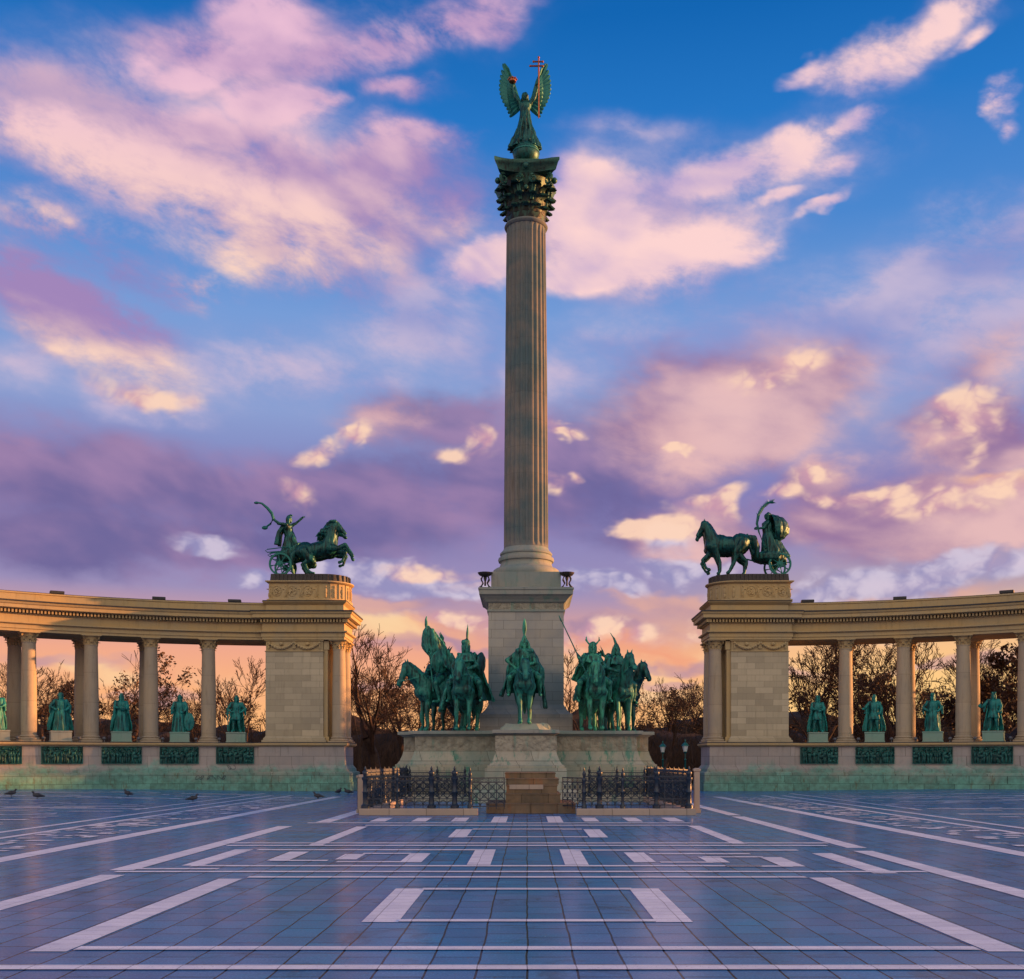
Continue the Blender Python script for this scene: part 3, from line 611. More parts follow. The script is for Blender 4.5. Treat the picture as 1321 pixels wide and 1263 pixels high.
def small_column(zb, zt, r):
    s_ = MB(); s_.lathe([(r * 1.0, zb + .36), (r, zb + .5), (r * 1.0, zb + 1.6), (r * .97, zb + 3.2), (r * .86, zt - .62), (r * .90, zt - .60), (r * .90, zt - .55), (r * .84, zt - .54)], 24)
    shaft = s_.mesh('shaft', M['column'], smooth=True)
    s_ = MB(); s_.stack(rect(-r * 1.35, r * 1.35, -r * 1.35, r * 1.35), [(0, zb), (0, zb + .12)]); s_.lathe([(r * 1.3, zb + .115), (r * 1.36, zb + .17), (r * 1.3, zb + .23), (r * 1.1, zb + .25), (r * 1.1, zb + .28), (r * 1.2, zb + .31), (r * 1.15, zb + .35), (r * .98, zb + .39)], 24)
    base = s_.mesh('base', M['column'], smooth=True)
    s_ = MB(); s_.lathe([(r * .82, zt - .56), (r * .84, zt - .3), (r * 1.0, zt - .12), (r * 1.1, zt - .08)], 16)
    for k in range(8): leaf_strip(s_, (r * .84, zt - .55), (r * .95, zt - .32), k * math.pi / 4, r * .62, .10, .03, 4)
    for k in range(8): leaf_strip(s_, (r * .86, zt - .42), (r * 1.02, zt - .16), (k + .5) * math.pi / 4, r * .60, .12, .03, 4)
    for k in range(4): spiral(s_, (r * 1.28 * math.cos(math.pi / 4 + k * math.pi / 2), r * 1.28 * math.sin(math.pi / 4 + k * math.pi / 2), zt - .15), math.pi / 4 + k * math.pi / 2, .09, .035, 1.3, 1, 9)
    s_.stack(rect(-r * 1.12, r * 1.12, -r * 1.12, r * 1.12), [(0, zt - .09), (.06, zt - .05), (.06, zt)])
    cap = s_.mesh('capital', M['ochre'], smooth=True)
    return shaft, base, cap
ZP, ZS = 2.80, 8.90
CM = small_column(ZP, ZS, 0.42)
def relief_mesh(seed, w=2.15, h=0.98):
    rnd = random.Random(seed); nx, nz = 72, 34; Hh = np.zeros((nz, nx)); X_, Z_ = np.meshgrid(np.linspace(-w / 2, w / 2, nx), np.linspace(0, h, nz))
    def blob(cx, cz, rx, rz, ang, hh):
        u = (X_ - cx) * math.cos(ang) + (Z_ - cz) * math.sin(ang); v = -(X_ - cx) * math.sin(ang) + (Z_ - cz) * math.cos(ang)
        q_ = 1 - (u / rx) ** 2 - (v / rz) ** 2; np.maximum(Hh, hh * np.sqrt(np.clip(q_, 0, None)), out=Hh)
    nf = rnd.choice((12, 14, 15))
    for k in range(nf):
        x = -w / 2 + .1 + (w - .2) * (k + rnd.uniform(.1, .9)) / nf; b0 = rnd.uniform(.1, .22)
        if rnd.random() < .2: # a horse
            blob(x, .42, .22, .11, rnd.uniform(-.2, .2), .10); blob(x + .2, .58, .13, .07, .9, .11)
            for t in (-.15, -.08, .1, .17): blob(x + t, .2, .03, .18, rnd.uniform(-.3, .3), .07)
            blob(x - .03, .6, .07, .13, 0, .1); blob(x - .03, .78, .05, .06, 0, .1)
        else:
            hh = rnd.uniform(.72, .86)
            blob(x, hh * .62, .075, .17, rnd.uniform(-.15, .15), .10); blob(x, hh, .048, .06, 0, .10); blob(x + rnd.uniform(-.03, .03), .28, .07, .24, rnd.uniform(-.15, .15), .08)
            blob(x + rnd.uniform(.05, .12), hh * .7, .035, .15, rnd.uniform(-1.2, 1.2), .11)
            if rnd.random() < .35: blob(x + .1, .8, .012, .4, rnd.uniform(-.3, .3), .07)
    Hh[:2] = Hh[-2:] = 0.05; Hh[:, :2] = Hh[:, -2:] = 0.05
    mb = MB(); vs = [(X_[j, i], -Hh[j, i], Z_[j, i]) for j in range(nz) for i in range(nx)]
    mb.add(vs, [(j * nx + i, j * nx + i + 1, (j + 1) * nx + i + 1, (j + 1) * nx + i) for j in range(nz - 1) for i in range(nx - 1)])
    mb.box(-w / 2, w / 2, .005, .08, 0, h)
    return mb.mesh('relief_panel', M['relief'], smooth=True, fix=False)
relief = [relief_mesh(i) for i in range(5)]
COLA = [12.6 + 6.5 * k for k in range(9)]
BAYA = [9.35 + 6.5 * k for k in range(9)]
A1 = 71.0
m_ = MB(); m_.tube([(0, 0, 0), (0, 0, .14)], .03, 6); m_.ball((0, -.03, .21), .11, 8, 6, (1, 1, .8)); SPOT = m_.mesh('spot_lamp', M['lampgrey'], smooth=True)
def colonnade(s, lab):
    mir = s < 0
    root = thing('curved_colonnade', (0, 0, 0), lab, 'colonnade', 'curved colonnades either side of the column')
    def bld(mb, name, mat, **k):
        return mb.build(name, mat, root, mirror=mir, **k)
    # podium
    m_ = MB()
    arc_sweep(m_, [(27.15, -.2), (27.15, .50), (27.20, .505), (27.20, 1.02), (27.30, 1.10), (32.3, 1.10), (32.3, -.2)], 5.6, A1)
    m_.stack(rect(10.38, 15.9, 63.25, 67.1), [(0.10, -.2), (0.10, .52), (0.04, .525), (0.04, 1.06), (-0.06, 1.14)])
    bld(m_, 'podium_base', M['podium_base'])
    m_ = MB()
    arc_sweep(m_, [(27.34, 1.095), (27.34, 1.28), (27.46, 1.38), (27.56, 1.50), (27.58, 2.58), (27.50, 2.585), (27.50, 2.62), (32, 2.62), (32, 1.095)], 5.8, A1)
    m_.stack(rect(10.68, 15.75, 63.60, 66.8), [(0.16, 1.135), (0.14, 1.30), (0.05, 1.42), (-0.02, 1.52), (-0.02, 2.62)])
    bld(m_, 'podium_wall', M['podium'])
    m_ = MB()
    arc_sweep(m_, [(27.45, 2.615), (27.36, 2.66), (27.32, 2.72), (27.32, 2.78), (27.36, 2.80), (32.1, 2.80), (32.1, 2.615)], 5.7, A1)
    m_.stack(rect(10.68, 15.75, 63.60, 66.8), [(0.0, 2.61), (0.10, 2.65), (0.17, 2.71), (0.17, 2.80), (.12, 2.815)])
    bld(m_, 'podium_cornice', M['ochre'])
    m_ = MB(); arc_sweep(m_, [(27.345, 2.795), (27.345, 2.84), (32.0, 2.84), (32, 2.795)], 6.0, A1)
    m_.stack(rect(10.68, 15.6, 63.60, 66.8), [(0.15, 2.81), (0.15, 2.86)])
    bld(m_, 'lead_strip', M['lead'])
    for i, a in enumerate(BAYA):
        x, y = arcpt(a + .0, 27.50); link('relief_panel', relief[i % 5], root, (s * x, y, 1.60), -s * R(a))
    # columns
    for i, a in enumerate(COLA):
        th = R(a * 1.28 + 1)
        x, y = arcpt(a, 28.55)
        for (xx, yy) in ((x, y), (x + 2.5 * math.sin(th), y + 2.5 * math.cos(th))):
            c = link('column', CM[0], root, (s * xx, yy, 0.03), -s * R(a))
            for me in CM[1:]: link(me.name.split('.')[0], me, c)
    for (xx, yy) in ((11.18, 64.55), (11.18, 66.3)):
        c = link('column', CM[0], root, (s * xx, yy, 0.03), 0)
        for me in CM[1:]: link(me.name.split('.')[0], me, c)
    # pavilion wall
    m_ = MB(); w = rect(12.05, 15.45, 64.1, 66.75)
    m_.stack(w, [(0.20, 2.83), (0.20, 2.98), (0.12, 3.02), (0.12, 3.10), (0.05, 3.16), (0, 3.25), (0, 8.22)])
    bld(m_, 'pavilion_wall', M['ochre_block'])
    m_ = MB(); m_.stack(w, [(0.03, 8.21), (0.05, 8.24), (0.03, 8.27), (-.02, 8.28), (-.02, 8.82), (0.05, 8.84), (0.05, 8.90)])
    for k in range(2):     # hanging garlands in relief
        x0 = 12.25 + 1.55 * k
        pts = [(x0 + 1.45 * t, 64.08, 8.72 - .30 * math.sin(math.pi * t)) for t in [i / 12 for i in range(13)]]
        m_.tube(pts, lambda t: .05 + .06 * math.sin(math.pi * t), 7)
        for t in range(9): m_.ball((x0 + .1 + 1.3 * t / 8, 64.0, 8.70 - .30 * math.sin(math.pi * (t + .5) / 9)), .07, 6, 5)
        m_.lathe([(0.02, 8.6), (0.12, 8.62), (0.02, 8.64)], 6, (x0 + .72, 64.05)); m_.ball((x0 + .72, 64.06, 8.68), .12, 8, 6, (1, .5, 1))
        for q_ in (0, 1.45): m_.ball((x0 + q_, 64.05, 8.74), .08, 7, 5); m_.tube([(x0 + q_, 64.05, 8.7), (x0 + q_, 64.06, 8.4)], .04, 5, .06)
    bld(m_, 'garland_frieze', M['ochre'], smooth=True)
    for (xa, ya) in ((11.93, 64.25), (11.93, 66.1)):
        m_ = MB(); m_.box(xa - .12, xa + .14, ya, ya + .5, 2.85, 8.88); m_.box(xa - .2, xa + .1, ya - .05, ya + .55, 8.35, 8.87); m_.box(xa - .2, xa + .1, ya - .05, ya + .55, 2.86, 3.2); bld(m_, 'pilaster', M['ochre'])
    # entablature
    ent = [(28.10, ZS + .03), (28.10, 9.08), (28.04, 9.085), (28.04, 9.30), (27.92, 9.33), (27.88, 9.36), (27.88, 9.42), (28.10, 9.43), (28.10, 9.86), (28.0, 9.88), (27.98, 9.91), (28.16, 9.92), (28.16, 10.11), (27.76, 10.12), (27.56, 10.16), (27.56, 10.34), (27.50, 10.38), (27.46, 10.46), (27.50, 10.50),
           (32.0, 10.50), (31.9, 10.2), (31.5, 10.1), (31.5, ZS + .03)]
    m_ = MB(); arc_sweep(m_, ent, 5.8, A1)
    a = 7.0
    while a < A1: arc_box(m_, a, 27.80, 28.18, .10, 9.93, 10.10); a += 0.38
    q_ = rect(10.78, 15.62, 63.98, 66.9)
    bp = [(0, ZS + .02), (0, 9.075), (.05, 9.08), (.05, 9.30), (.16, 9.33), (.20, 9.36), (.20, 9.43), (0, 9.44), (0, 9.86), (.10, 9.88), (.12, 9.91), (-.06, 9.92), (-.06, 10.12), (.30, 10.13), (.46, 10.17), (.46, 10.36), (.52, 10.40), (.56, 10.49), (.52, 10.52)]
    m_.stack(q_, bp)
    x = 10.55
    while x < 15.6: m_.box(x, x + .10, 63.72, 64.06, 9.93, 10.10); x += .186
    y = 63.75
    while y < 67.1: m_.box(10.52, 10.86, y, y + .10, 9.931, 10.099); y += .186
    bld(m_, 'entablature', M['ochre'])
    m_ = MB(); arc_sweep(m_, [(27.44, 10.495), (27.44, 10.57), (31.9, 10.57), (31.9, 10.495)], 5.9, A1); m_.stack(q_, [(.58, 10.515), (.58, 10.59), (.1, 10.61)])
    bld(m_, 'lead_flashing', M['lead'])
    m_ = MB(); arc_sweep(m_, [(27.98, 10.555), (27.98, 10.98), (27.93, 11.0), (27.93, 11.08), (31.5, 11.08), (31.5, 10.555)], 5.4, A1)
    m_.stack(rect(10.82, 15.4, 63.98, 66.9), [(0, 10.585), (0, 10.95), (-.02, 10.96), (.16, 11.10), (.20, 11.15), (.12, 11.18), (-.3, 11.19)])
    bld(m_, 'attic', M['ochre'])
    m_ = MB(); m_.stack(rect(10.82, 15.4, 63.98, 66.9), [(.16, 11.17), (.18, 11.22), (0, 11.24)]); arc_sweep(m_, [(27.96, 11.075), (27.96, 11.11), (31.4, 11.11), (31.4, 11.075)], 5.6, A1); bld(m_, 'roof_edge', M['lead'])
    # pedestal of the chariot, with a rounded end
    cs = .2 if s < 0 else .5
    pl = [(15.12 + cs, 64.35), (15.12 + cs, 67.35)] + [(12.0 + cs + 1.5 * math.cos(t) * 1.0, 65.85 + 1.5 * math.sin(t)) for t in [math.pi / 2 + math.pi * i / 16 for i in range(17)]]
    m_ = MB(); m_.stack(pl, [(.10, 11.2), (.10, 11.34), (.03, 11.38), (0, 11.40), (0, 12.28), (.03, 12.30)]); bld(m_, 'chariot_pedestal', M['ochre'], smooth=True)
    m_ = MB(); m_.stack(pl, [(.02, 12.29), (.10, 12.33), (.18, 12.38), (.18, 12.44), (.1, 12.46)])
    rnd = random.Random(7)       # low reliefs: figures between framed roundels
    for k in range(4):
        cx = 12.35 + cs + k * .92
        if k < 3:
            pts = [(cx + .46 + .27 * math.cos(t), 64.34, 11.85 + .3 * math.sin(t)) for t in [i * math.pi / 10 for i in range(21)]]; m_.tube(pts, .03, 5)
            for i in range(8): m_.ball((cx + .46 + rnd.uniform(-.17, .17), 64.36, 11.85 + rnd.uniform(-.2, .2)), .08, 6, 5)
        for dx, dz, rx, rz in ((0, 0, .07, .2), (.01, .27, .05, .06), (.05, -.25, .05, .16), (-.04, -.25, .04, .14), (.10, .1, .1, .03)): m_.ball((cx - .05 + dx, 64.35, 11.85 + dz), 1, 7, 6, (rx, .05, rz))
        m_.box(cx - .18, cx - .15, 64.31, 64.36, 11.45, 12.24)
    for k in range(9):
        t = math.pi / 2 + math.pi * (k + .5) / 9; px, py = 12 + cs + 1.5 * math.cos(t), 65.85 + 1.5 * math.sin(t)
        for dz, rx, rz in ((0, .09, .2), (.27, .06, .07), (-.25, .08, .17)): m_.ball((px, py, 11.85 + dz), 1, 7, 6, (rx, rx, rz))
        t = math.pi / 2 + math.pi * k / 9; px, py = 12 + cs + 1.51 * math.cos(t), 65.85 + 1.51 * math.sin(t); m_.box(px - .03, px + .03, py - .03, py + .03, 11.42, 12.28)
    bld(m_, 'relief_frieze', M['ochre'], smooth=True)
    m_ = MB(); m_.stack(pl, [(-.06, 12.45), (-.10, 12.88), (-.2, 12.90)])
    for i in range(26):
        t = i / 26
        if t < .5: px, py = 12 + cs + 3.0 * t * 2, 64.42
        else: ang = math.pi / 2 + math.pi * (t - .5) * 2; px, py = 12 + cs + 1.43 * math.cos(ang + math.pi / 2 * 0), 65.85 + 1.43 * math.sin(ang)
        m_.box(px - .045, px + .045, py - .045, py + .045, 12.47, 12.86)
    bld(m_, 'bronze_plinth', M['bronze_black'])
    # little spot lamps standing beside the column bases
    for a in COLA[:6]:
        for da in (-1.35, 1.35): x, y = arcpt(a + da, 27.75); link('spot_lamp', SPOT, root, (s * x, y, 2.835))
    return root
colL = colonnade(-1, 'left curved stone colonnade, its far left entablature glowing orange')
colR = colonnade(1, 'right curved stone colonnade, wholly in shade with dark trees behind')

# flood lights on the roofs
fl = None; names = {-1: ['nearest the left chariot', 'second from the left chariot', 'third from the left chariot, on the orange lit roof'], 1: ['nearest the right chariot', 'second from the right chariot', 'third from the right chariot, at the right edge']}
for s in (-1, 1):
    for i, a in enumerate((9.6, 18.2, 29.2) if s < 0 else (8.2, 18.7, 30.2)):
        x, y = arcpt(a, 28.5); lab = 'dark floodlight box on the roof, ' + names[s][i]
        if fl is None:
            fl = thing('floodlight', (s * x, y, 11.11), lab, 'floodlight', 'floodlight boxes on the colonnade roofs', -s * R(a))
            m_ = MB(); m_.stack(rect(-.34, .34, -.2, .2), [(0, .05), (.03, .08), (.03, .2), (0, .22)]); m_.build('housing', M['lead'], fl)
            m_ = MB(); m_.box(-.25, -.2, -.15, .15, -.02, .06); m_.box(.2, .25, -.15, .15, -.02, .06); m_.build('bracket', M['lead'], fl)
        else: dup(fl, (s * x, y, 11.11), -s * R(a), lab)

# ------------------------------------------------------------------ steps, kerbs, railings
st = thing('stone_steps', (0, 36.2, 0), 'rust stained stone steps rising in the gap between the iron railings', 'steps')
for i, (x0, x1, y0, y1, z0, z1) in enumerate(((-1.36, 1.62, 0, 3.6, -.05, .34), (-.72, 1.12, .35, 3.6, .343, .66), (-.70, 1.02, .62, 3.6, .663, .95), (-.72, 1.08, .95, 3.6, .953, 1.16), (-.76, .98, 1.5, 3.6, 1.163, 1.36))):
    m_ = MB(); m_.stack(rect(x0, x1, y0, y1), [(0, z0), (0, z1 - .05), (.02, z1 - .04), (.02, z1 - .01), (0.0, z1)]); m_.build('step', M['steps'], st)
m_ = MB(); m_.box(-.60, .55, .585, .63, .80, .955); m_.build('pale_slab', M['kerb'], st)
for s, x0, x1, lab in ((-1, -5.42, -1.60, 'pale stone kerb under the left iron railing'), (1, 1.60, 5.45, 'pale stone kerb under the right iron railing')):
    k = thing('kerb', (0, 35.0, 0), lab, 'kerb', 'kerbs under the railings')
    m_ = MB(); m_.stack(rect(x0, x1, 0, .42), [(0, -.05), (0, .19), (-.015, .215), (-.05, .22)]); m_.build('front_kerb', M['kerb'], k)
    xs = (x0, x0 + .42) if s < 0 else (x1 - .42, x1)
    m_ = MB(); m_.stack(rect(*xs, .42, 12.2), [(0, -.05), (0, .186), (-.015, .21), (-.05, .216)]); m_.build('side_kerb', M['kerb'], k)

def rail_panel_mesh(L, spikes=True):
    m_ = MB(); t = .018
    for z, h in ((.10, .03), (.30, .03), (.88, .035), (1.02, .04)): m_.box(0, L, -t, t, z, z + h)
    n = max(1, round(L / (.125 if spikes else .29)))
    for i in range(n + 1):
        x = L * i / n; m_.box(x - .010, x + .010, -.010, .010, .02, 1.04)
        if spikes and i < n:
            xx = x + L / n / 2
            m_.rings([[(xx + .017 * math.cos(a), .017 * math.sin(a), z) for a in (0, 1.57, 3.14, 4.71)] for z in (1.05,)] + [[(xx + r * math.cos(a), r * math.sin(a), z) for a in (0, 1.57, 3.14, 4.71)] for r, z in ((.012, 1.14), (.028, 1.17), (.003, 1.27))])
    # lattice squares with crosses and rings
    k = max(1, round(L / .29)); w = L / k
    for i in range(k):
        x0 = i * w
        for (z0, z1) in ((.33, .605), (.605, .88)):
            m_.tube([(x0, 0, z0), (x0 + w, 0, z1)], .015, 4); m_.tube([(x0, 0, z1), (x0 + w, 0, z0)], .015, 4)
            c = (x0 + w / 2, (z0 + z1) / 2); m_.tube([(c[0] + .075 * math.cos(a), 0, c[1] + .075 * math.sin(a)) for a in [j * math.pi / 5 for j in range(11)]], .010, 4)
            m_.ball((c[0], 0, c[1]), .032, 6, 4)
        # lower arches
        m_.tube([(x0 + w / 2 + w * .45 * math.cos(a), 0, .12 + .15 * math.sin(a)) for a in [j * math.pi / 6 for j in range(7)]], .010, 4)
        for dx in (-.07, .07): m_.tube([(x0 + w / 2 + dx + .04 * math.cos(a), 0, .955 + .04 * math.sin(a)) for a in [j * math.pi / 4 for j in range(9)]], .008, 4)
    return m_.mesh('panel', M['iron'])
def rail_post_mesh(r=.06, h=1.22):
    m_ = MB(); m_.lathe([(r * 1.7, 0), (r * 1.7, .10), (r * 1.2, .14), (r, .2), (r, .5), (r * 1.3, .53), (r, .56), (r, h - .22), (r * 1.4, h - .18), (r * 1.4, h - .12), (r * .8, h - .08), (r * .9, h - .04), (r * 1.25, h + .02), (r * 1.1, h + .08), (r * .35, h + .13), (r * .55, h + .17), (r * .1, h + .26)], 10)
    return m_.mesh('post', M['iron'], smooth=True)
post = rail_post_mesh(.05, 1.08); bigpost = rail_post_mesh(.08, 1.12); pcache = {}
def railing(root, pts, big=(), spikes=True):
    for i, (x, y) in enumerate(pts):
        link('post', bigpost if i in big else post, root, (x, y, .215))
        if i + 1 < len(pts):
            x2, y2 = pts[i + 1]; L = round(math.hypot(x2 - x, y2 - y), 3)
            if (L, spikes) not in pcache: pcache[L, spikes] = rail_panel_mesh(L, spikes)
            link('panel', pcache[L, spikes], root, (x, y, .215), math.atan2(y2 - y, x2 - x))
for s, lab in ((-1, 'blue black iron railing with spikes to the left of the steps'), (1, 'blue black iron railing with spikes to the right of the steps')):
    rt = thing('iron_railing', (0, 0, 0), lab, 'railing', 'iron railings round the monument')
    xs = [5.25, 4.2, 3.1, 2.35, 1.85]
    railing(rt, [(s * x, 35.2) for x in xs], (0, 2, 3) if s < 0 else (0, 1, 3), False)
    railing(rt, [(s * 5.25, 35.2 + (12.0 * i / 10)) for i in range(1, 11)] , (9,))
    L = 1.2
    if L not in pcache: pcache[L] = rail_panel_mesh(L)
    link('panel', pcache[L], rt, (s * 5.25, 35.2, .215), math.pi / 2)
    railing(rt, [(s * 5.1, 47.1), (s * 3.9, 47.1), (s * 2.7, 47.1)], (), False)
    gt = pcache.setdefault('gate', rail_panel_mesh(1.16, False)); link('gate', gt, rt, (-1.80, 35.25, .16) if s < 0 else (1.80, 35.25, .16), R(24) if s < 0 else R(122))
for (x, y, h, lab) in ((-5.62, 36.6, 1.30, 'short pale stone post beside the left end of the railing'), (5.72, 36.6, 1.52, 'taller pale stone post beside the right end of the railing')):
    m_ = MB(); m_.stack(rect(-.09, .09, -.09, .09), [(.03, 0), (.04, .12), (0, .14), (0, h - .12), (.03, h - .1), (.03, h - .03), (-.04, h)])
    tag(m_.build('stone_post', M['kerb'], None, (x, y, 0)), lab, 'post', 'stone posts beside the railings')

# park lamps behind the square
lamp = None
for px, d, lab in ((855, 66, 'left one of two green park lamps right of the monument'), (884, 62, 'right one of two green park lamps, nearer the right colonnade')):
    x = (px - CX) / F * d
    if lamp is None:
        lamp = thing('street_lamp', (x, d, 0), lab, 'lamp', 'park lamps behind the square')
        m_ = MB(); m_.lathe([(.16, 0), (.16, .15), (.09, .25), (.06, .6), (.05, 1.8), (.08, 1.84), (.04, 1.9), (.035, 2.2), (.10, 2.26), (.12, 2.3)], 10); m_.build('pole', M['bronze_dark'], lamp, smooth=True)
        m_ = MB(); m_.lathe([(.10, 2.3), (.17, 2.62), (.16, 2.64)], 6); m_.build('lantern', M['glassy'], lamp)
        m_ = MB(); m_.lathe([(.23, 2.63), (.21, 2.67), (.09, 2.80), (.03, 2.84), (.04, 2.9), (.005, 3.0)], 6); m_.build('lantern_roof', M['bronze_dark'], lamp)
    else: dup(lamp, (x, d, 0), None, lab)

# ------------------------------------------------------------------ sculpture
class Sculpt:
    """soft forms that are fused into one continuous skin"""
    def __init__(s, M_=None, k=1.0): s.mb = MB(); s.M = M_ or Matrix.Identity(4); s.k = k
    def cap(s, p0, r0, p1, r1, n=10):
        p0 = s.M @ Vector(p0); p1 = s.M @ Vector(p1); r0 *= s.k; r1 *= s.k
        d = p1 - p0
        if d.length < 1e-5: d = Vector((0, 0, 1e-3))
        L = d.length; d.normalize(); u = d.cross(Vector((0, 0, 1)) if abs(d.z) < .9 else Vector((1, 0, 0))).normalized(); w = d.cross(u)
        rs = []
        for t in (-.97, -.7, -.35, 0): rs.append((p0 + d * t * r0, r0 * math.sqrt(1 - t * t)))
        for t in (0, .35, .7, .97): rs.append((p1 + d * t * r1, r1 * math.sqrt(1 - t * t)))
        s.mb.rings([[c + (u * math.cos(2 * math.pi * j / n) + w * math.sin(2 * math.pi * j / n)) * r for j in range(n)] for c, r in rs])
    def chain(s, *pr):
        for a, b in zip(pr[:-1], pr[1:]): s.cap(a[:3], a[3], b[:3], b[3])
    def ell(s, c, r, rot=(0, 0, 0), nu=14, nv=9):
        E = Euler([R(a) for a in rot]).to_matrix(); c = Vector(c)
        s.mb.rings([[s.M @ (c + E @ Vector((r[0] * math.sin(t) * math.cos(2 * math.pi * j / nu), r[1] * math.sin(t) * math.sin(2 * math.pi * j / nu), -r[2] * math.cos(t)))) for j in range(nu)]
                    for t in [math.pi * (0.03 + 0.94 * i / nv) for i in range(nv + 1)]])
    def loft(s, rings, folds=0, amp=0.0, seed=0, n=44):
        """rings: (x, y, z, rx, ry); folds ripple the outline like hanging cloth"""
        rnd = random.Random(seed); ph = [rnd.uniform(0, 6.28) for _ in range(4)]; m = len(rings); out = []
        for i, (cx, cy, z, rx, ry) in enumerate(rings):
            ring = []
            g = amp * (0.25 + 0.75 * (1 - i / (m - 1)))
            for j in range(n):
                a = 2 * math.pi * j / n
                f = 1 + g * (math.sin(folds * a + ph[0] + .35 * i) * .6 + math.sin((folds * 1.7 // 1) * a + ph[1] - .25 * i) * .4)
                ring.append(s.M @ Vector((cx + rx * f * math.cos(a), cy + ry * f * math.sin(a), z)))
            out.append(ring)
        s.mb.rings(out)
    def sheet(s, grid, th, folds=0, amp=0, seed=0):
        """grid[i][j]: rows from top to bottom; a thick hanging cloth with folds"""
        rnd = random.Random(seed); ph = rnd.uniform(0, 6.28); up = 4
        G = [[Vector(p) for p in row] for row in grid]
        rows = []
        for i in range(len(G)):
            row = []
            for j in range(len(G[0]) - 1):
                for k in range(up): row.append(G[i][j].lerp(G[i][j + 1], k / up))
            row.append(G[i][-1]); rows.append(row)
        W = len(rows[0]); out = []
        for i, row in enumerate(rows):
            ring = []; back = []
            for j, p in enumerate(row):
                a = row[max(0, j - 1)]; b = row[min(W - 1, j + 1)]; c = rows[max(0, i - 1)][j]; d = rows[min(len(rows) - 1, i + 1)][j]
                n = (b - a).cross(d - c)
                n = n.normalized() if n.length > 1e-9 else Vector((0, 1, 0))
                o = n * (amp * (0.3 + .7 * i / max(1, len(rows) - 1)) * (math.sin(folds * 6.28 * j / (W - 1) + ph + .4 * i) + .5 * math.sin(folds * 2.3 * 6.28 * j / (W - 1))))
                ring.append(s.M @ (p + o + n * th / 2)); back.append(s.M @ (p + o - n * th / 2))
            out.append(ring + back[::-1])
        s.mb.rings(out)
    def hand(s, wr, d, side, sc=1.0, grip=0.5):
        """palm, four curled fingers and a thumb; d: direction the hand points, side: towards the thumb"""
        wr = Vector(wr); d = Vector(d).normalized(); t = Vector(side); t = (t - d * t.dot(d)).normalized(); nrm = d.cross(t)
        pc = wr + d * .055 * sc
        s.cap(wr, .026 * sc, pc, .036 * sc, 8); s.cap(pc - t * .02 * sc, .026 * sc, pc + t * .02 * sc, .026 * sc, 8)
        for i, L in enumerate((.066, .080, .084, .072)):
            b = pc + t * (i - 1.5) * .021 * sc + d * .03 * sc; m = b + (d * (1 - grip * .5) + nrm * grip * .8) * L * .55 * sc; e = m + (d * (1 - grip * 1.4) + nrm * grip) * L * .5 * sc
            s.cap(b, .0105 * sc, m, .0100 * sc, 6); s.cap(m, .0100 * sc, e, .0080 * sc, 6)
        b = wr + d * .03 * sc + t * .03 * sc; m = b + (t * .8 + d * .6 + nrm * .3) * .042 * sc; s.cap(b, .014 * sc, m, .012 * sc, 6); s.cap(m, .012 * sc, m + (d * .8 + nrm * .5) * .03 * sc, .009 * sc, 6)
    def mesh(s, name, mat, vox, smooth=6, rough=0.0, rs=2.0, seed=0):
        me = s.mb.mesh(name + '_raw', mat)
        o = bpy.data.objects.new('tmp', me); C.objects.link(o)
        m = o.modifiers.new('r', 'REMESH'); m.mode = 'VOXEL'; m.voxel_size = vox; m.adaptivity = 0
        if smooth:
            q_ = o.modifiers.new('s', 'SMOOTH'); q_.factor = .5; q_.iterations = smooth
        dg = bpy.context.evaluated_depsgraph_get(); out = bpy.data.meshes.new_from_object(o.evaluated_get(dg))
        bpy.data.objects.remove(o); bpy.data.meshes.remove(me)
        if rough:
            n = len(out.vertices); co = np.empty(n * 3, np.float32); out.vertices.foreach_get('co', co); co = co.reshape(-1, 3); no = np.empty(n * 3, np.float32); out.vertices.foreach_get('normal', no); no = no.reshape(-1, 3)
            dsp = np.array([.8 * noise.noise(Vector((c[0] * 9 + seed, c[1] * 9, c[2] * 1.6))) + noise.noise(Vector((c[0] * rs * 3 + seed, c[1] * rs * 3, c[2] * rs))) + .5 * noise.noise(Vector((c[0] * rs * 8 + seed, c[1] * rs * 8, c[2] * rs * 3))) for c in co], np.float32)
            co = co + no * (dsp * rough)[:, None]; out.vertices.foreach_set('co', co.astype(np.float32).ravel())
        out.name = name; out.materials.clear(); out.materials.append(mat); out.shade_smooth(); out.update(); return out
    def build(s, name, mat, parent, vox=.03, smooth=3, loc=(0, 0, 0), **k):
        return link(name, s.mesh(name, mat, vox, smooth, **k), parent, loc)

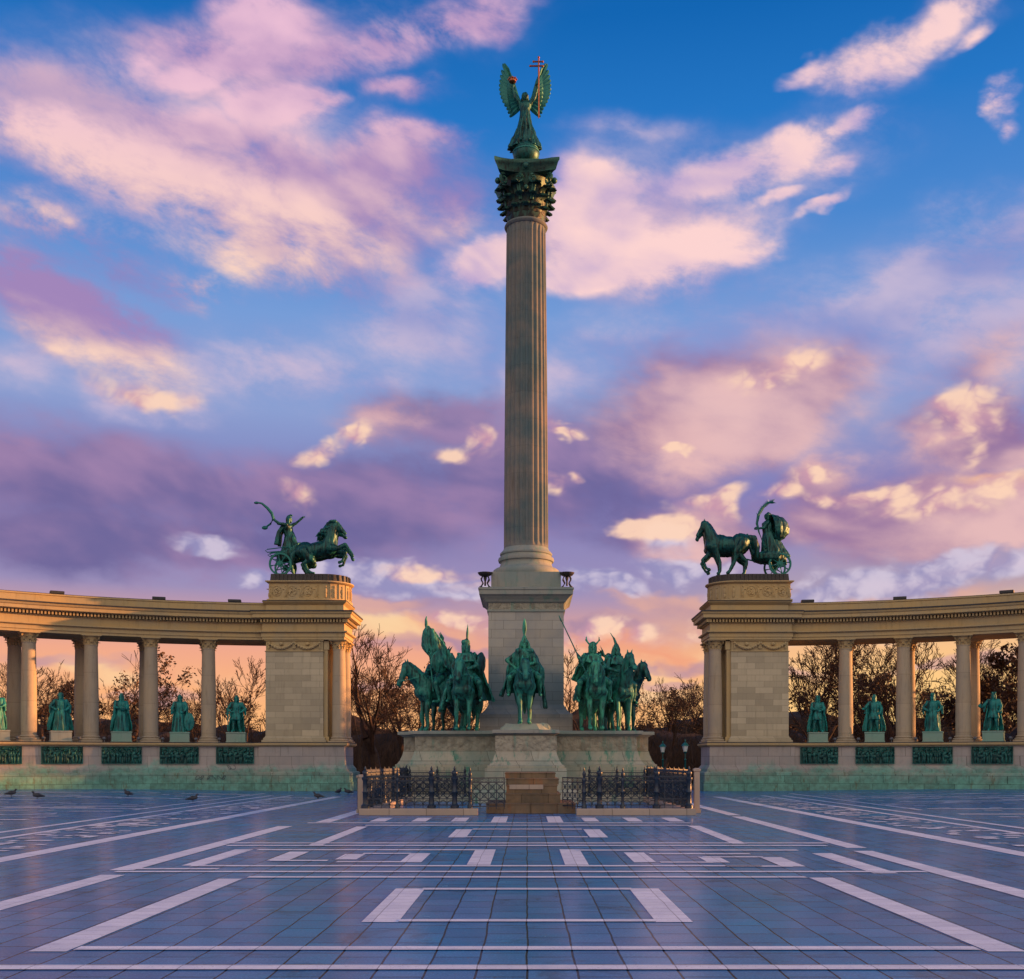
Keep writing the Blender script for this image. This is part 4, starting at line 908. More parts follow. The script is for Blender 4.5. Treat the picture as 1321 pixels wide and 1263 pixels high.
def add_head(s, c, f=(1, 0, 0), sc=1.0, hair=0, helmet=None, beard=False):
    """head centred at c looking along f"""
    c = Vector(c); f = Vector(f).normalized(); r = f.cross(Vector((0, 0, 1))).normalized(); u = r.cross(f)
    P = lambda a, b, h: c + (f * a + r * b + u * h) * sc
    s.cap(P(-.01, 0, .03), .092 * sc, P(.015, 0, -.045), .070 * sc); s.cap(P(.035, 0, -.06), .05 * sc, P(.05, 0, -.085), .04 * sc)
    s.cap(P(.085, 0, .01), .014 * sc, P(.108, 0, -.025), .017 * sc, 6)                  # nose
    s.cap(P(.083, -.035, .028), .012 * sc, P(.083, .035, .028), .012 * sc, 6)           # brow
    s.cap(P(.082, -.02, -.058), .009 * sc, P(.082, .02, -.058), .009 * sc, 6)           # lips
    for q in (-1, 1): s.cap(P(-.005, q * .088, .01), .018 * sc, P(0, q * .088, -.03), .012 * sc, 6)
    if beard: s.cap(P(.06, 0, -.08), .05 * sc, P(.07, 0, -.17), .03 * sc)
    if hair: s.cap(P(-.04, 0, .04), .10 * sc, P(-.06, 0, -.06 - .1 * hair), .085 * sc); [s.cap(P(-.01, q * .07, .03), .05 * sc, P(-.02, q * .08, -.08 - .08 * hair), .035 * sc) for q in (-1, 1)]
    if helmet == 'crown':
        s.cap(P(0, 0, .07), .088 * sc, P(0, 0, .085), .088 * sc)
        for i in range(7): a = i * math.pi * 2 / 7; s.cap(P(.085 * math.cos(a), .085 * math.sin(a), .09), .018 * sc, P(.10 * math.cos(a), .10 * math.sin(a), .175), .012 * sc, 5)
    elif helmet == 'cone': s.chain((*P(0, 0, .05), .102 * sc), (*P(0, 0, .14), .066 * sc), (*P(0, 0, .25), .018 * sc)); s.cap(P(-.04, -.05, -.02), .075 * sc, P(-.05, -.05, -.12), .06 * sc); s.cap(P(-.04, .05, -.02), .075 * sc, P(-.05, .05, -.12), .06 * sc)
    elif helmet == 'cap': s.cap(P(-.01, 0, .08), .098 * sc, P(-.03, 0, .12), .085 * sc); s.cap(P(-.03, -.0, .12), .11 * sc, P(.02, .06, .13), .07 * sc)
    elif helmet == 'round': s.cap(P(-.01, 0, .07), .105 * sc, P(-.01, 0, .10), .085 * sc)
    elif helmet == 'hood': s.cap(P(-.03, 0, .03), .125 * sc, P(-.05, 0, -.09), .12 * sc)
    return P

def horse(s, legs='stand', neck=((.62, 0, 1.38, .27), (.86, 0, 1.72, .19), (1.0, 0, 1.98, .145)), nose=(1.36, 0, 1.60), fr=None, hi=None, tail=((-.98, 0, 1.42, .08), (-1.14, 0, 1.15, .12), (-1.16, 0, .75, .11), (-1.10, 0, .38, .04)), body=True):
    """a horse facing +x, 1.55 at the withers"""
    s.ell((-.02, 0, 1.20), (.72, .34, .35)); s.ell((.48, 0, 1.24), (.36, .30, .40), (0, 20, 0)); s.ell((-.58, 0, 1.30), (.42, .35, .37)); s.ell((.30, 0, 1.38), (.45, .20, .24))
    s.cap((.66, -.10, 1.15), .18, (.66, .10, 1.15), .18)
    s.chain(*neck)
    top = Vector(neck[-1][:3]); n_ = Vector(nose); d = (n_ - top); u = Vector((0, 1, 0)); dd = d.normalized(); fwd = Vector((dd.x, dd.y, 0)).normalized() if abs(dd.x) + abs(dd.y) > .05 else Vector((1, 0, 0)); sidev = fwd.cross(Vector((0, 0, 1)))
    s.cap(top, .135, top + d * .45, .105); s.cap(top + d * .45, .10, n_, .075); s.cap(top + d * .30 - Vector((0, 0, .05)) - fwd * .05, .09, top + d * .12 - Vector((0, 0, .10)) - fwd * .06, .08)
    s.cap(n_, .072, n_ + Vector((0, 0, -.03)) - fwd * .02, .06)
    for q in (-1, 1):
        s.cap(top + sidev * q * .07 + Vector((0, 0, .10)), .035, top + sidev * q * .085 + Vector((0, 0, .24)) + fwd * .02, .012, 6)
        s.cap(top + d * .28 + sidev * q * .075, .03, top + d * .33 + sidev * q * .075, .025, 6)
        s.cap(n_ + sidev * q * .045 + fwd * .02, .02, n_ + sidev * q * .045 + fwd * .03, .018, 5)
    # mane: overlapping locks down the crest
    pts = [Vector(p[:3]) for p in neck]; rr = [p[3] for p in neck]; rnd = random.Random(3)
    for i in range(16):
        t = i / 15 * (len(pts) - 1); a = min(int(t), len(pts) - 2); f = t - a; p = pts[a].lerp(pts[a + 1], f); r = rr[a] + (rr[a + 1] - rr[a]) * f; dv = (pts[a + 1] - pts[a]).normalized(); bk = Vector((-dv.z, 0, dv.x)); 
        q = 1 if rnd.random() < .7 else -1
        s.cap(p + bk * r * .85, .06, p + bk * r * .45 + Vector((-.02, q * r * .85, -.12 + rnd.uniform(-.06, .04))), .035, 7)
    s.cap(top + Vector((0, 0, .08)), .05, top + d * .22 + fwd * .07, .03, 6)
    s.chain(*tail)
    fr = fr or [[(.56, -.19, 1.08, .15), (.50, -.19, .86, .10), (.57, -.18, .50, .068), (.54, -.18, .16, .046), (.58, -.18, .07, .065)], [(.56, .19, 1.08, .15), (.50, .19, .86, .10), (.55, .18, .50, .068), (.52, .18, .16, .046), (.56, .18, .07, .065)]]
    hi = hi or [[(-.60, -.19, 1.22, .22), (-.46, -.20, .88, .14), (-.74, -.19, .56, .075), (-.66, -.19, .16, .05), (-.61, -.19, .07, .068)], [(-.60, .19, 1.22, .22), (-.46, .20, .88, .14), (-.70, .19, .56, .075), (-.62, .19, .16, .05), (-.57, .19, .07, .068)]]
    for L in fr + hi:
        s.chain(*L); e = L[-1]; s.cap((e[0], e[1], e[2] - .005), e[3] * 1.0, (e[0] + .035, e[1], e[2] - .02), e[3] * 1.0, 8)
def saddle_cloth(s, seed=1):
    s.sheet([[(.32, y, 1.57 - abs(y) * .12 if abs(y) < .3 else 1.50 - (abs(y) - .3) * 3.2) for y in (-.5, -.42, -.36, -.2, 0, .2, .36, .42, .5)], [(-.45, y, 1.60 - abs(y) * .12 if abs(y) < .3 else 1.52 - (abs(y) - .3) * 3.2) for y in (-.5, -.42, -.36, -.2, 0, .2, .36, .42, .5)]], .05)
def bridle(s, neck, nose):
    top = Vector(neck[-1][:3]); n_ = Vector(nose); d = n_ - top
    for t in (.55,):
        c = top + d * t
    s.chain((n_.x - .04, n_.y + .08, n_.z + .08, .016), (.75, .22, 1.55, .016), (.45, .10, 1.78, .016)); s.chain((n_.x - .04, n_.y - .08, n_.z + .08, .016), (.75, -.22, 1.55, .016), (.45, -.10, 1.78, .016))

def rider(s, arms, lean=0.0, head='cone', hf=(1, 0, 0), cape=True, beard=True, x0=0.02, z0=1.60, bulk=1.0):
    """sits astride at x0, z0. arms: ((elbow, wrist, handdir) x2), right arm (-y) first"""
    P = lambda x, y, z: (x0 + x + lean * z, y, z0 + z)
    s.chain((*P(0, 0, .04), .19 * bulk), (*P(0, 0, .25), .165 * bulk), (*P(.02, 0, .44), .20 * bulk)); s.ell(P(.02, 0, .42), (.15 * bulk, .235 * bulk, .17)); s.cap(P(0, 0, .58), .075, P(.02, 0, .68), .065)
    for q, (el, wr, hd) in zip((-1, 1), arms):
        s.cap(P(0, q * .20, .52), .085, P(*el), .062); s.cap(P(*el), .062, P(*wr), .040); s.hand(P(*wr), hd, (0, -q, .3), 1.1, .8)
        # thigh, shin, boot
        s.chain((*P(.0, q * .14, .02), .13), (*P(.36, q * .42, -.24), .105)); s.chain((*P(.36, q * .42, -.24), .09), (*P(.28, q * .46, -.50), .075), (*P(.24, q * .45, -.68), .055)); s.cap(P(.22, q * .46, -.74), .055, P(.44, q * .48, -.76), .04)
    return add_head(s, P(.05, 0, .80), hf, 1.12, .5, head, beard)
def cape_grid(x0, z0, wt, wb, drop, back=-.2, flare=.25, rows=6):
    g = []
    for i in range(rows):
        t = i / (rows - 1); row = []
        for j in range(9):
            u = -1 + j / 4; w = wt + (wb - wt) * t; row.append((x0 + .16 * (1 - u * u) * -1 + back * t ** .7 + .12 * abs(u) * (1 - t) + flare * 0, u * w, z0 - drop * t + .05 * (1 - u * u) * (1 - t)))
        g.append(row)
    return g

# --- the leading rider in front of the pedestal, seen head-on
def T(loc=(0, 0, 0), rz=0, sc=1.0): return Matrix.Translation(loc) @ Matrix.Rotation(R(rz), 4, 'Z') @ Matrix.Scale(sc, 4)
GR = 'mounted chieftains round the column'
def wpt(px, d): return (px - CX) / F * d
K = 1.45
r0 = thing('equestrian_statue', (MX - .06, 46.95, 3.36), 'green bronze chieftain in plumed helmet riding head-on at the front centre', 'statue', GR)
Mx = T((0, 0, 0), -90, K)
nk = ((.62, 0, 1.34, .26), (.84, 0, 1.54, .18), (1.02, .02, 1.74, .135)); ns = (1.18, .03, 1.30)
s = Sculpt(Mx, K)
horse(s, neck=nk, nose=ns, fr=[[(.56, -.19, 1.08, .15), (.52, -.17, .84, .10), (.66, -.13, .54, .068), (.62, -.12, .17, .046), (.66, -.12, .07, .062)], [(.56, .19, 1.08, .15), (.50, .17, .84, .10), (.50, .14, .50, .068), (.46, .13, .16, .046), (.50, .13, .07, .062)]],
      hi=[[(-.60, -.19, 1.22, .22), (-.46, -.18, .88, .14), (-.74, -.15, .56, .075), (-.66, -.15, .16, .05), (-.61, -.15, .07, .068)], [(-.60, .19, 1.22, .22), (-.46, .18, .88, .14), (-.66, .15, .56, .075), (-.56, .15, .16, .05), (-.5, .15, .07, .068)]])
bridle(s, nk, ns); s.build('horse', M['bronze'], r0, .034, 2, rough=0.018)
s = Sculpt(Mx, K)
P = rider(s, (((.02, -.52, .30), (.10, -.24, .02), (.3, .9, -.2)), ((.12, .34, .22), (.34, .05, .14), (.6, -.5, .3))), head='cone', bulk=1.05)
for q in (-.05, 0, .05): s.chain((*P(.0, q * .2, .24), .025), (*P(-.01, q * .6, .38), .032), (*P(.01, q * .5, .54), .024), (*P(.02, q * .1, .66), .008))
s.chain((*P(0, -.09, .0), .05), (*P(0, -.13, -.15), .05)); s.chain((*P(0, .09, .0), .05), (*P(0, .13, -.15), .05))
s.build('rider', M['bronze_bright'], r0, .026, 1, rough=0.012)
s = Sculpt(Mx, K)
g_ = []
for i in range(8):       # mantle over the shoulders, open at the front, spread by the elbow
    t = i / 7; row = []
    for j in range(13):
        a = math.pi * (0.10 + 1.80 * j / 12); w = (.28 + .30 * min(1, t * 2.2) - .06 * t); x = -.02 + math.cos(a) * (.20 + .16 * t) * (1 if i < 4 else .9) - .22 * t; y = math.sin(a) * w
        row.append((x if abs(math.cos(a)) < .97 else x, y, 2.24 - .10 * abs(math.sin(a)) - 1.22 * t + (0.55 * t if math.cos(a) > .35 else 0)))
    g_.append(row)
s.sheet(g_, .07, 5, .035, 3); s.cap((.10, -.20, 2.17), .09, (.12, .20, 2.17), .09)
s.build('cape', M['bronze'], r0, .030, 2, rough=0.030, seed=4)
s = Sculpt(Mx, K)
s.sheet([[(-.30, .40, 1.5), (-.1, .48, 1.5), (.1, .5, 1.45)], [(-.40, .52, 1.0), (-.15, .58, 1.0), (.12, .58, 1.0)], [(-.45, .60, .50), (-.2, .64, .46), (.08, .62, .5)]], .06, 2, .03, 2)
s.build('saddle_cloth', M['bronze_dark'], r0, .030, 2, rough=.03, seed=9); s = Sculpt(Mx, K)
s.sheet([[(-.30, -.40, 1.5), (-.1, -.48, 1.5), (.1, -.5, 1.45)], [(-.40, -.55, 1.15), (-.15, -.62, 1.1), (.12, -.60, 1.1)], [(-.45, -.66, .86), (-.2, -.74, .84), (.02, -.66, .85)]], .06, 2, .03, 5)
s.build('saddle_cloth', M['bronze_dark'], r0, .030, 2, rough=0.030, seed=9)

def mounted(px, d, rz, sc, label, neck, nose, arms, head, extra=None, mat='bronze', hf=(1, 0, 0), cape=True, tail=None, crest=None, fr=None, hi=None, cw=.55, drop=1.15):
    root = thing('equestrian_statue', (wpt(px, d), d, 3.12), label, 'statue', GR); Mx = T((0, 0, 0), rz, sc)
    s = Sculpt(Mx, sc); kw = dict(neck=neck, nose=nose)
    if tail: kw['tail'] = tail
    if fr: kw['fr'] = fr
    if hi: kw['hi'] = hi
    horse(s, **kw); bridle(s, neck, nose); saddle_cloth(s); s.build('horse', M[mat], root, .036, 2, rough=0.021, seed=px)
    s = Sculpt(Mx, sc); P = rider(s, arms, head=head, hf=hf)
    if crest: crest(s, P)
    s.build('rider', M[mat], root, .028, 1, rough=0.015, seed=px)
    if cape:
        s = Sculpt(Mx, sc); s.sheet(cape_grid(-.12, 2.24, .24, cw, drop, -.42), .07, 3, .04, px); s.sheet([[(.16, -.16, 2.2), (.12, 0, 2.25), (.16, .16, 2.2)], [(.22, -.26, 1.98), (.24, 0, 1.95), (.22, .26, 1.98)]], .06); s.cap((-.10, -.24, 2.17), .07, (-.12, .24, 2.17), .07)
        s.build('cape', M[mat], root, .030, 2, rough=0.030, seed=px)
    if extra: extra(root, Mx, sc)
    return root
nk_up = ((.62, 0, 1.38, .27), (.84, 0, 1.74, .19), (.98, 0, 2.02, .145))
A_rein = ((.14, -.34, .26), (.36, -.08, .14), (.8, .5, .1)); A_reinL = ((.14, .34, .26), (.36, .08, .14), (.8, -.5, .1))
# left group -------------------------------------------------
def plume(h=.34, back=.06, n=1):
    def f(s, P):
        for k in range(n): s.chain((*P(-.02, (k - n / 2) * .05, .12), .03), (*P(-.04, (k - n / 2) * .07, .12 + h * .5), .04), (*P(-.06 - back, (k - n / 2) * .1, .12 + h), .012))
    return f
def wings(s, P):
    for q in (-1, 1):
        for k in range(4): s.chain((*P(-.03, q * .10, .06), .025), (*P(-.08 - k * .03, q * (.14 + .02 * k), .22 - .02 * k), .028), (*P(-.16 - k * .05, q * (.20 + .05 * k), .40 - .06 * k), .010))
def horns(s, P):
    for q in (-1, 1):
        s.chain((*P(0, q * .08, .10), .03), (*P(0, q * .17, .20), .024), (*P(0, q * .16, .32), .008))
        for k in range(3): s.chain((*P(0, q * .15, .17 + .04 * k), .014), (*P(0, q * (.22 + .01 * k), .22 + .05 * k), .006))
def peak(s, P): s.chain((*P(0, 0, .14), .05), (*P(-.05, .05, .32), .032), (*P(-.12, .14, .50), .008))
# outer horse and standard bearer
def standard(root, Mx, sc):
    s = Sculpt(Mx, sc)
    s.chain((.42, .36, 1.15, .022), (.50, .34, 2.0, .024), (.60, .30, 2.95, .022)); s.chain((.60, .30, 2.93, .035), (.61, .30, 3.04, .05), (.62, .30, 3.18, .035), (.60, .30, 3.27, .018)); s.ell((.61, .30, 3.08), (.04, .06, .09))
    s.build('standard_pole', M['bronze'], root, .024, 0)
    s = Sculpt(Mx, sc)
    g_ = [[(.64, .28, 3.00), (.60, .32, 3.06), (.50, .36, 2.98), (.42, .38, 2.88)], [(.72, .22, 2.70), (.60, .36, 2.75), (.38, .40, 2.70), (.18, .42, 2.62)], [(.74, .20, 2.45), (.55, .38, 2.48), (.28, .42, 2.42), (-.02, .46, 2.32)], [(.60, .30, 2.20), (.45, .42, 2.15), (.15, .46, 2.10), (-.18, .50, 2.00)], [(.45, .38, 2.00), (.30, .46, 1.90), (.05, .50, 1.80), (-.28, .52, 1.65)]]
    s.sheet(g_, .06, 2.2, .05, 4); s.build('banner', M['bronze'], root, .03, 2, rough=0.045, seed=3)
    s = Sculpt(Mx, sc); s.ell((.25, .46, 1.98), (.33, .07, .33), (0, 0, 14)); s.ell((.25, .50, 1.98), (.12, .08, .12), (0, 0, 14)); s.build('shield', M['bronze'], root, .028, 1, rough=0.018)
mounted(571, 50.4, 205, 1.60, 'green bronze standard bearer with draped banner on the leftmost horse',
        ((.62, 0, 1.38, .27), (.90, 0, 1.66, .20), (1.10, .02, 1.84, .15)), (1.34, .05, 1.34), (A_rein, ((.30, .42, .30), (.48, .36, .55), (.1, .1, 1))), 'cap', standard, crest=plume(.30, -.1, 2), cw=.6)
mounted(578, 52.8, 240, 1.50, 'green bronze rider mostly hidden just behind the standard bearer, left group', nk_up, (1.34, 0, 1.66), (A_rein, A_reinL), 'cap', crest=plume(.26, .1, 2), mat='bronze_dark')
def cloth_left(root, Mx, sc):
    s = Sculpt(Mx, sc)
    s.sheet([[(-.35, -.34, 1.6), (.0, -.42, 1.62), (.35, -.38, 1.55)], [(-.55, -.60, 1.1), (-.05, -.66, 1.1), (.38, -.55, 1.1)], [(-.72, -.86, .62), (-.12, -.84, .55), (.34, -.66, .62)]], .07, 2.5, .05, 6); s.build('mantle', M['bronze'], root, .03, 2, rough=0.045, seed=5)
    s = Sculpt(Mx, sc); s.ell((-.10, .40, 1.95), (.30, .08, .34), (0, -20, -10)); s.build('quiver', M['bronze_dark'], root, .03, 1, rough=0.030)
mounted(602, 48.6, 262, 1.55, 'green bronze chieftain in feathered cap just left of the pedestal', ((.62, 0, 1.36, .27), (.84, 0, 1.64, .19), (1.02, .0, 1.86, .14)), (1.22, .0, 1.42),
        (((.05, -.40, .26), (.22, -.34, -.02), (.5, .3, -.6)), A_reinL), 'cap', cloth_left, crest=plume(.52, -.02, 1), cw=.75, drop=1.35, hf=(1, .35, 0))
# right group
def spear(root, Mx, sc):
    s = Sculpt(Mx, sc); s.chain((.55, -.20, 1.45, .022), (.15, -.95, 3.2, .018)); s.chain((.15, -.95, 3.18, .03), (.11, -1.02, 3.36, .008)); s.chain((.43, -.42, 1.98, .05), (.40, -.47, 2.1, .06), (.38, -.52, 2.2, .03)); s.build('spear', M['bronze_dark'], root, .022, 0)
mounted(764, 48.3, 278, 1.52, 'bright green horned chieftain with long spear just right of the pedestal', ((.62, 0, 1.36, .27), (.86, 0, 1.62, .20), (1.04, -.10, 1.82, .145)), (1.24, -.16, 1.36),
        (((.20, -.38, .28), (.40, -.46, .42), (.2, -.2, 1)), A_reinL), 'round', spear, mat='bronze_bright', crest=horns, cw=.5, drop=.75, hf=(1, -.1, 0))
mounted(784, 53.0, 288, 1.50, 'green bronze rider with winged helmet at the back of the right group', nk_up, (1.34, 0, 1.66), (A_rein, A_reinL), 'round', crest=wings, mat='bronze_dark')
mounted(794, 50.0, 290, 1.55, 'green bronze chieftain in tall peaked helmet in the middle of the right group', ((.62, 0, 1.38, .27), (.82, 0, 1.80, .19), (.96, .0, 2.12, .145)), (1.22, .04, 1.80),
        (A_rein, A_reinL), 'round', crest=peak, cw=.5)
def bow(root, Mx, sc):
    s = Sculpt(Mx, sc); s.chain((-.1, .40, 1.5, .02), (-.25, .46, 2.0, .022), (-.20, .50, 2.3, .02), (-.02, .54, 2.36, .012)); s.build('bow', M['bronze_dark'], root, .024, 0)
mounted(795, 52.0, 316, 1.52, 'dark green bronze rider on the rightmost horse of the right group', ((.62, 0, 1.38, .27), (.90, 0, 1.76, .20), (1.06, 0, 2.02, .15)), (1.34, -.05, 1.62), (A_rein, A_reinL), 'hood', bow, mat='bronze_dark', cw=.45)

# --- the archangel on top of the column
ag = thing('angel_statue', (MX, MY, 30.46), 'green bronze winged angel holding a crown and double cross atop the column', 'statue')
m_ = MB(); m_.stack(rect(-.66, .66, -.66, .66), [(.02, 0), (.02, .06), (-.04, .09), (-.04, .26), (0, .29), (0, .35)]); m_.build('plinth', M['capital'], ag)
m_ = MB(); m_.ball((0, 0, .92), .64, 28, 18); m_.build('globe', M['bronze_dark'], ag, smooth='all')
m_ = MB(); m_.lathe([(.648, .93), (.665, .95), (.665, 1.01), (.645, 1.03)], 28); m_.lathe([(.60, 1.1), (.61, 1.14), (.59, 1.16)], 28); m_.build('globe_band', M['bronze_dark'], ag, smooth=True)
AG = Matrix.Translation((-.05, -.05, 1.45)) @ Matrix.Rotation(R(-90), 4, 'Z') @ Matrix.Scale(1.32, 4); ak = 1.32
s = Sculpt(AG, ak)
# figure faces +x locally; -y is the photo left
s.loft([(-.02, -.02, -.22, .40, .62), (-.02, 0, .02, .34, .52), (0, 0, .35, .26, .38), (0, 0, .65, .22, .27), (0, 0, .92, .18, .21), (0, 0, 1.08, .14, .165), (0, 0, 1.25, .16, .20), (.01, 0, 1.42, .15, .215), (0, 0, 1.50, .10, .16)], 11, .15, 3, 60)
s.cap((0, 0, 1.48), .065, (.02, 0, 1.60), .055)
for y, q in ((.14, 1), (-.14, -1)): s.cap((.18, y, .35), .10, (.22, y, .02), .09); s.cap((.25, y, -.06), .055, (.40, y * 1.1, -.08), .04)
s.chain((0, -.19, 1.44, .075), (.06, -.36, 1.64, .058), (.10, -.44, 2.00, .040)); s.hand((.10, -.44, 2.00), (.2, 0, 1), (0, 1, 0), 1.1, .5)
s.chain((0, .19, 1.44, .075), (.06, .34, 1.62, .058), (.12, .44, 1.98, .040)); s.hand((.12, .44, 1.98), (.1, .1, 1), (0, -1, 0), 1.1, .9)
add_head(s, (.05, 0, 1.70), (1, 0, -.25), 1.1, 1.0)
s.ell((-.01, 0, 1.71), (.13, .135, .15)); s.sheet([[(-.02, -.10, 1.78), (-.12, 0, 1.8), (-.02, .10, 1.78)], [(-.02, -.17, 1.55), (-.14, 0, 1.55), (-.02, .17, 1.55)]], .05)
for y0, y1, x in ((-.16, -.42, .1), (-.08, -.2, .24), (.02, .04, .27), (.10, .26, .22), (.17, .46, .06), (-.2, -.5, -.1), (.2, .5, -.12)): s.chain((x * .6, y0 * .8, 1.25, .03), (x, y0, .8, .045), (x + .03, y1, .0, .055))
s.build('angel_figure', M['bronze_dark'], ag, .028, 1, rough=0.030, seed=2)
for q, nm in ((-1, 'left'), (1, 'right')):
    # each wing: a leading arm with three ranks of overlapping feathers
    w = MB(); w.xf = AG; tilt = 0.0
    def feather(p0, p1, wd, th=.035):
        p0 = Vector(p0); p1 = Vector(p1); d = p1 - p0; n_ = Vector((1, 0, 0)); u = d.cross(n_).normalized(); rs = []
        for t, f in ((0, .55), (.25, .95), (.6, 1.05), (.85, .95), (.96, .6), (1.0, .2)):
            c = p0 + d * t + Vector((-.05 * t * t, 0, 0)); rs.append([c + u * wd * f + n_ * 0, c + n_ * th, c - u * wd * f, c - n_ * th])
        w.rings(rs)
    N_ = 13
    for k in range(N_):                          # k = 0: the long upright tip feathers; last: short ones by the hip
        t = k / (N_ - 1)
        bx = -.16 - .05 * t; by = q * (.50 - .30 * t ** 1.3); bz = 2.30 - .92 * t
        tz = 3.10 - 1.95 * t ** .85; ty = q * (.80 + .17 * math.sin(math.pi * min(1, t * 1.15 + .05)) - .22 * t ** 4)
        feather((bx, by, bz), (bx - .05, ty, tz), .070 + .030 * math.sin(math.pi * t))
    for k in range(10):
        t = k / 9; by = q * (.46 - .26 * t); bz = 2.20 - .80 * t
        feather((-.11, by, bz), (-.14, by + q * (.14 + .20 * math.sin(math.pi * t * .8)), bz + .42 - .62 * t), .085, .05)
    w.tube([(-.08, q * .12, 1.32), (-.12, q * .24, 1.62), (-.12, q * .34, 1.95), (-.12, q * .44, 2.35), (-.16, q * .62, 2.85), (-.18, q * .76, 3.06)], lambda t: .10 * (1 - .8 * t), 8)
    w.build('wing', M['bronze_dark'], ag, smooth=True)
m_ = MB(); m_.xf = AG; c = Vector((.16, -.46, 2.16))
m_.rings([[(c.x + r * math.cos(a), c.y + r * math.sin(a), c.z + z) for a in [i * math.pi / 8 for i in range(16)]] for r, z in ((.10, -.02), (.135, 0), (.14, .05), (.13, .08), (.12, .12), (.07, .16), (.01, .18))])
for i in range(8): a = i * math.pi / 4; m_.ball((c.x + .15 * math.cos(a), c.y + .15 * math.sin(a), c.z + .09), .035, 6, 5)
m_.build('crown', M['gilt'], ag, smooth=True)
m_ = MB(); m_.xf = AG; X0, Y0 = .20, .50
m_.tube([(X0, Y0 + .0, .80), (X0, Y0, 2.4)], .020, 6); m_.tube([(X0, Y0, 2.35), (X0, Y0, 3.02)], .028, 6); m_.tube([(X0, Y0 - .30, 2.72), (X0, Y0 + .14, 2.72)], .030, 6); m_.tube([(X0, Y0 - .18, 2.88), (X0, Y0 + .14, 2.88)], .028, 6)
for (y, z) in ((Y0 - .31, 2.72), (Y0 + .15, 2.72), (Y0 - .19, 2.88), (Y0 + .15, 2.88), (Y0, 3.04)): m_.ball((X0, y, z), .042, 7, 5)
m_.build('double_cross', M['gilt'], ag, smooth=True)

# --- chariots
def wheel_mesh(r=.68, n=8):
    m_ = MB(); 
    def ring(rr, th, k=28):
        vs = []; 
        rs = []
        for i in range(k):
            a = 2 * math.pi * i / k; rs.append([((rr + dr) * math.cos(a), dy, (rr + dr) * math.sin(a)) for dr, dy in ((-th, -.05), (th, -.05), (th, .05), (-th, .05))])
        b = []
        for R_ in rs: b += R_
        m_.add(b, [(i * 4 + j, ((i + 1) % k) * 4 + j, ((i + 1) % k) * 4 + (j + 1) % 4, i * 4 + (j + 1) % 4) for i in range(k) for j in range(4)])
    ring(r - .05, .055); ring(.13, .06)
    for i in range(n): a = 2 * math.pi * i / n + .2; m_.tube([(.1 * math.cos(a), 0, .1 * math.sin(a)), ((r - .28) * math.cos(a), 0, (r - .28) * math.sin(a)), ((r - .05) * math.cos(a), 0, (r - .05) * math.sin(a))], lambda t: .055 - .03 * math.sin(math.pi * t), 6)
    m_.tube([(0, -.12, 0), (0, .12, 0)], .09, 8); return m_
WM = wheel_mesh().mesh('wheel', M['bronze_dark'], smooth=True)
CHG = 'horse drawn chariots on the colonnade ends'
cz = 12.90
ch = thing('chariot_statue', (-12.90, 65.8, cz), 'bronze chariot with leaping horses and warrior, on the left colonnade end', 'statue', CHG)
kk = 1.40
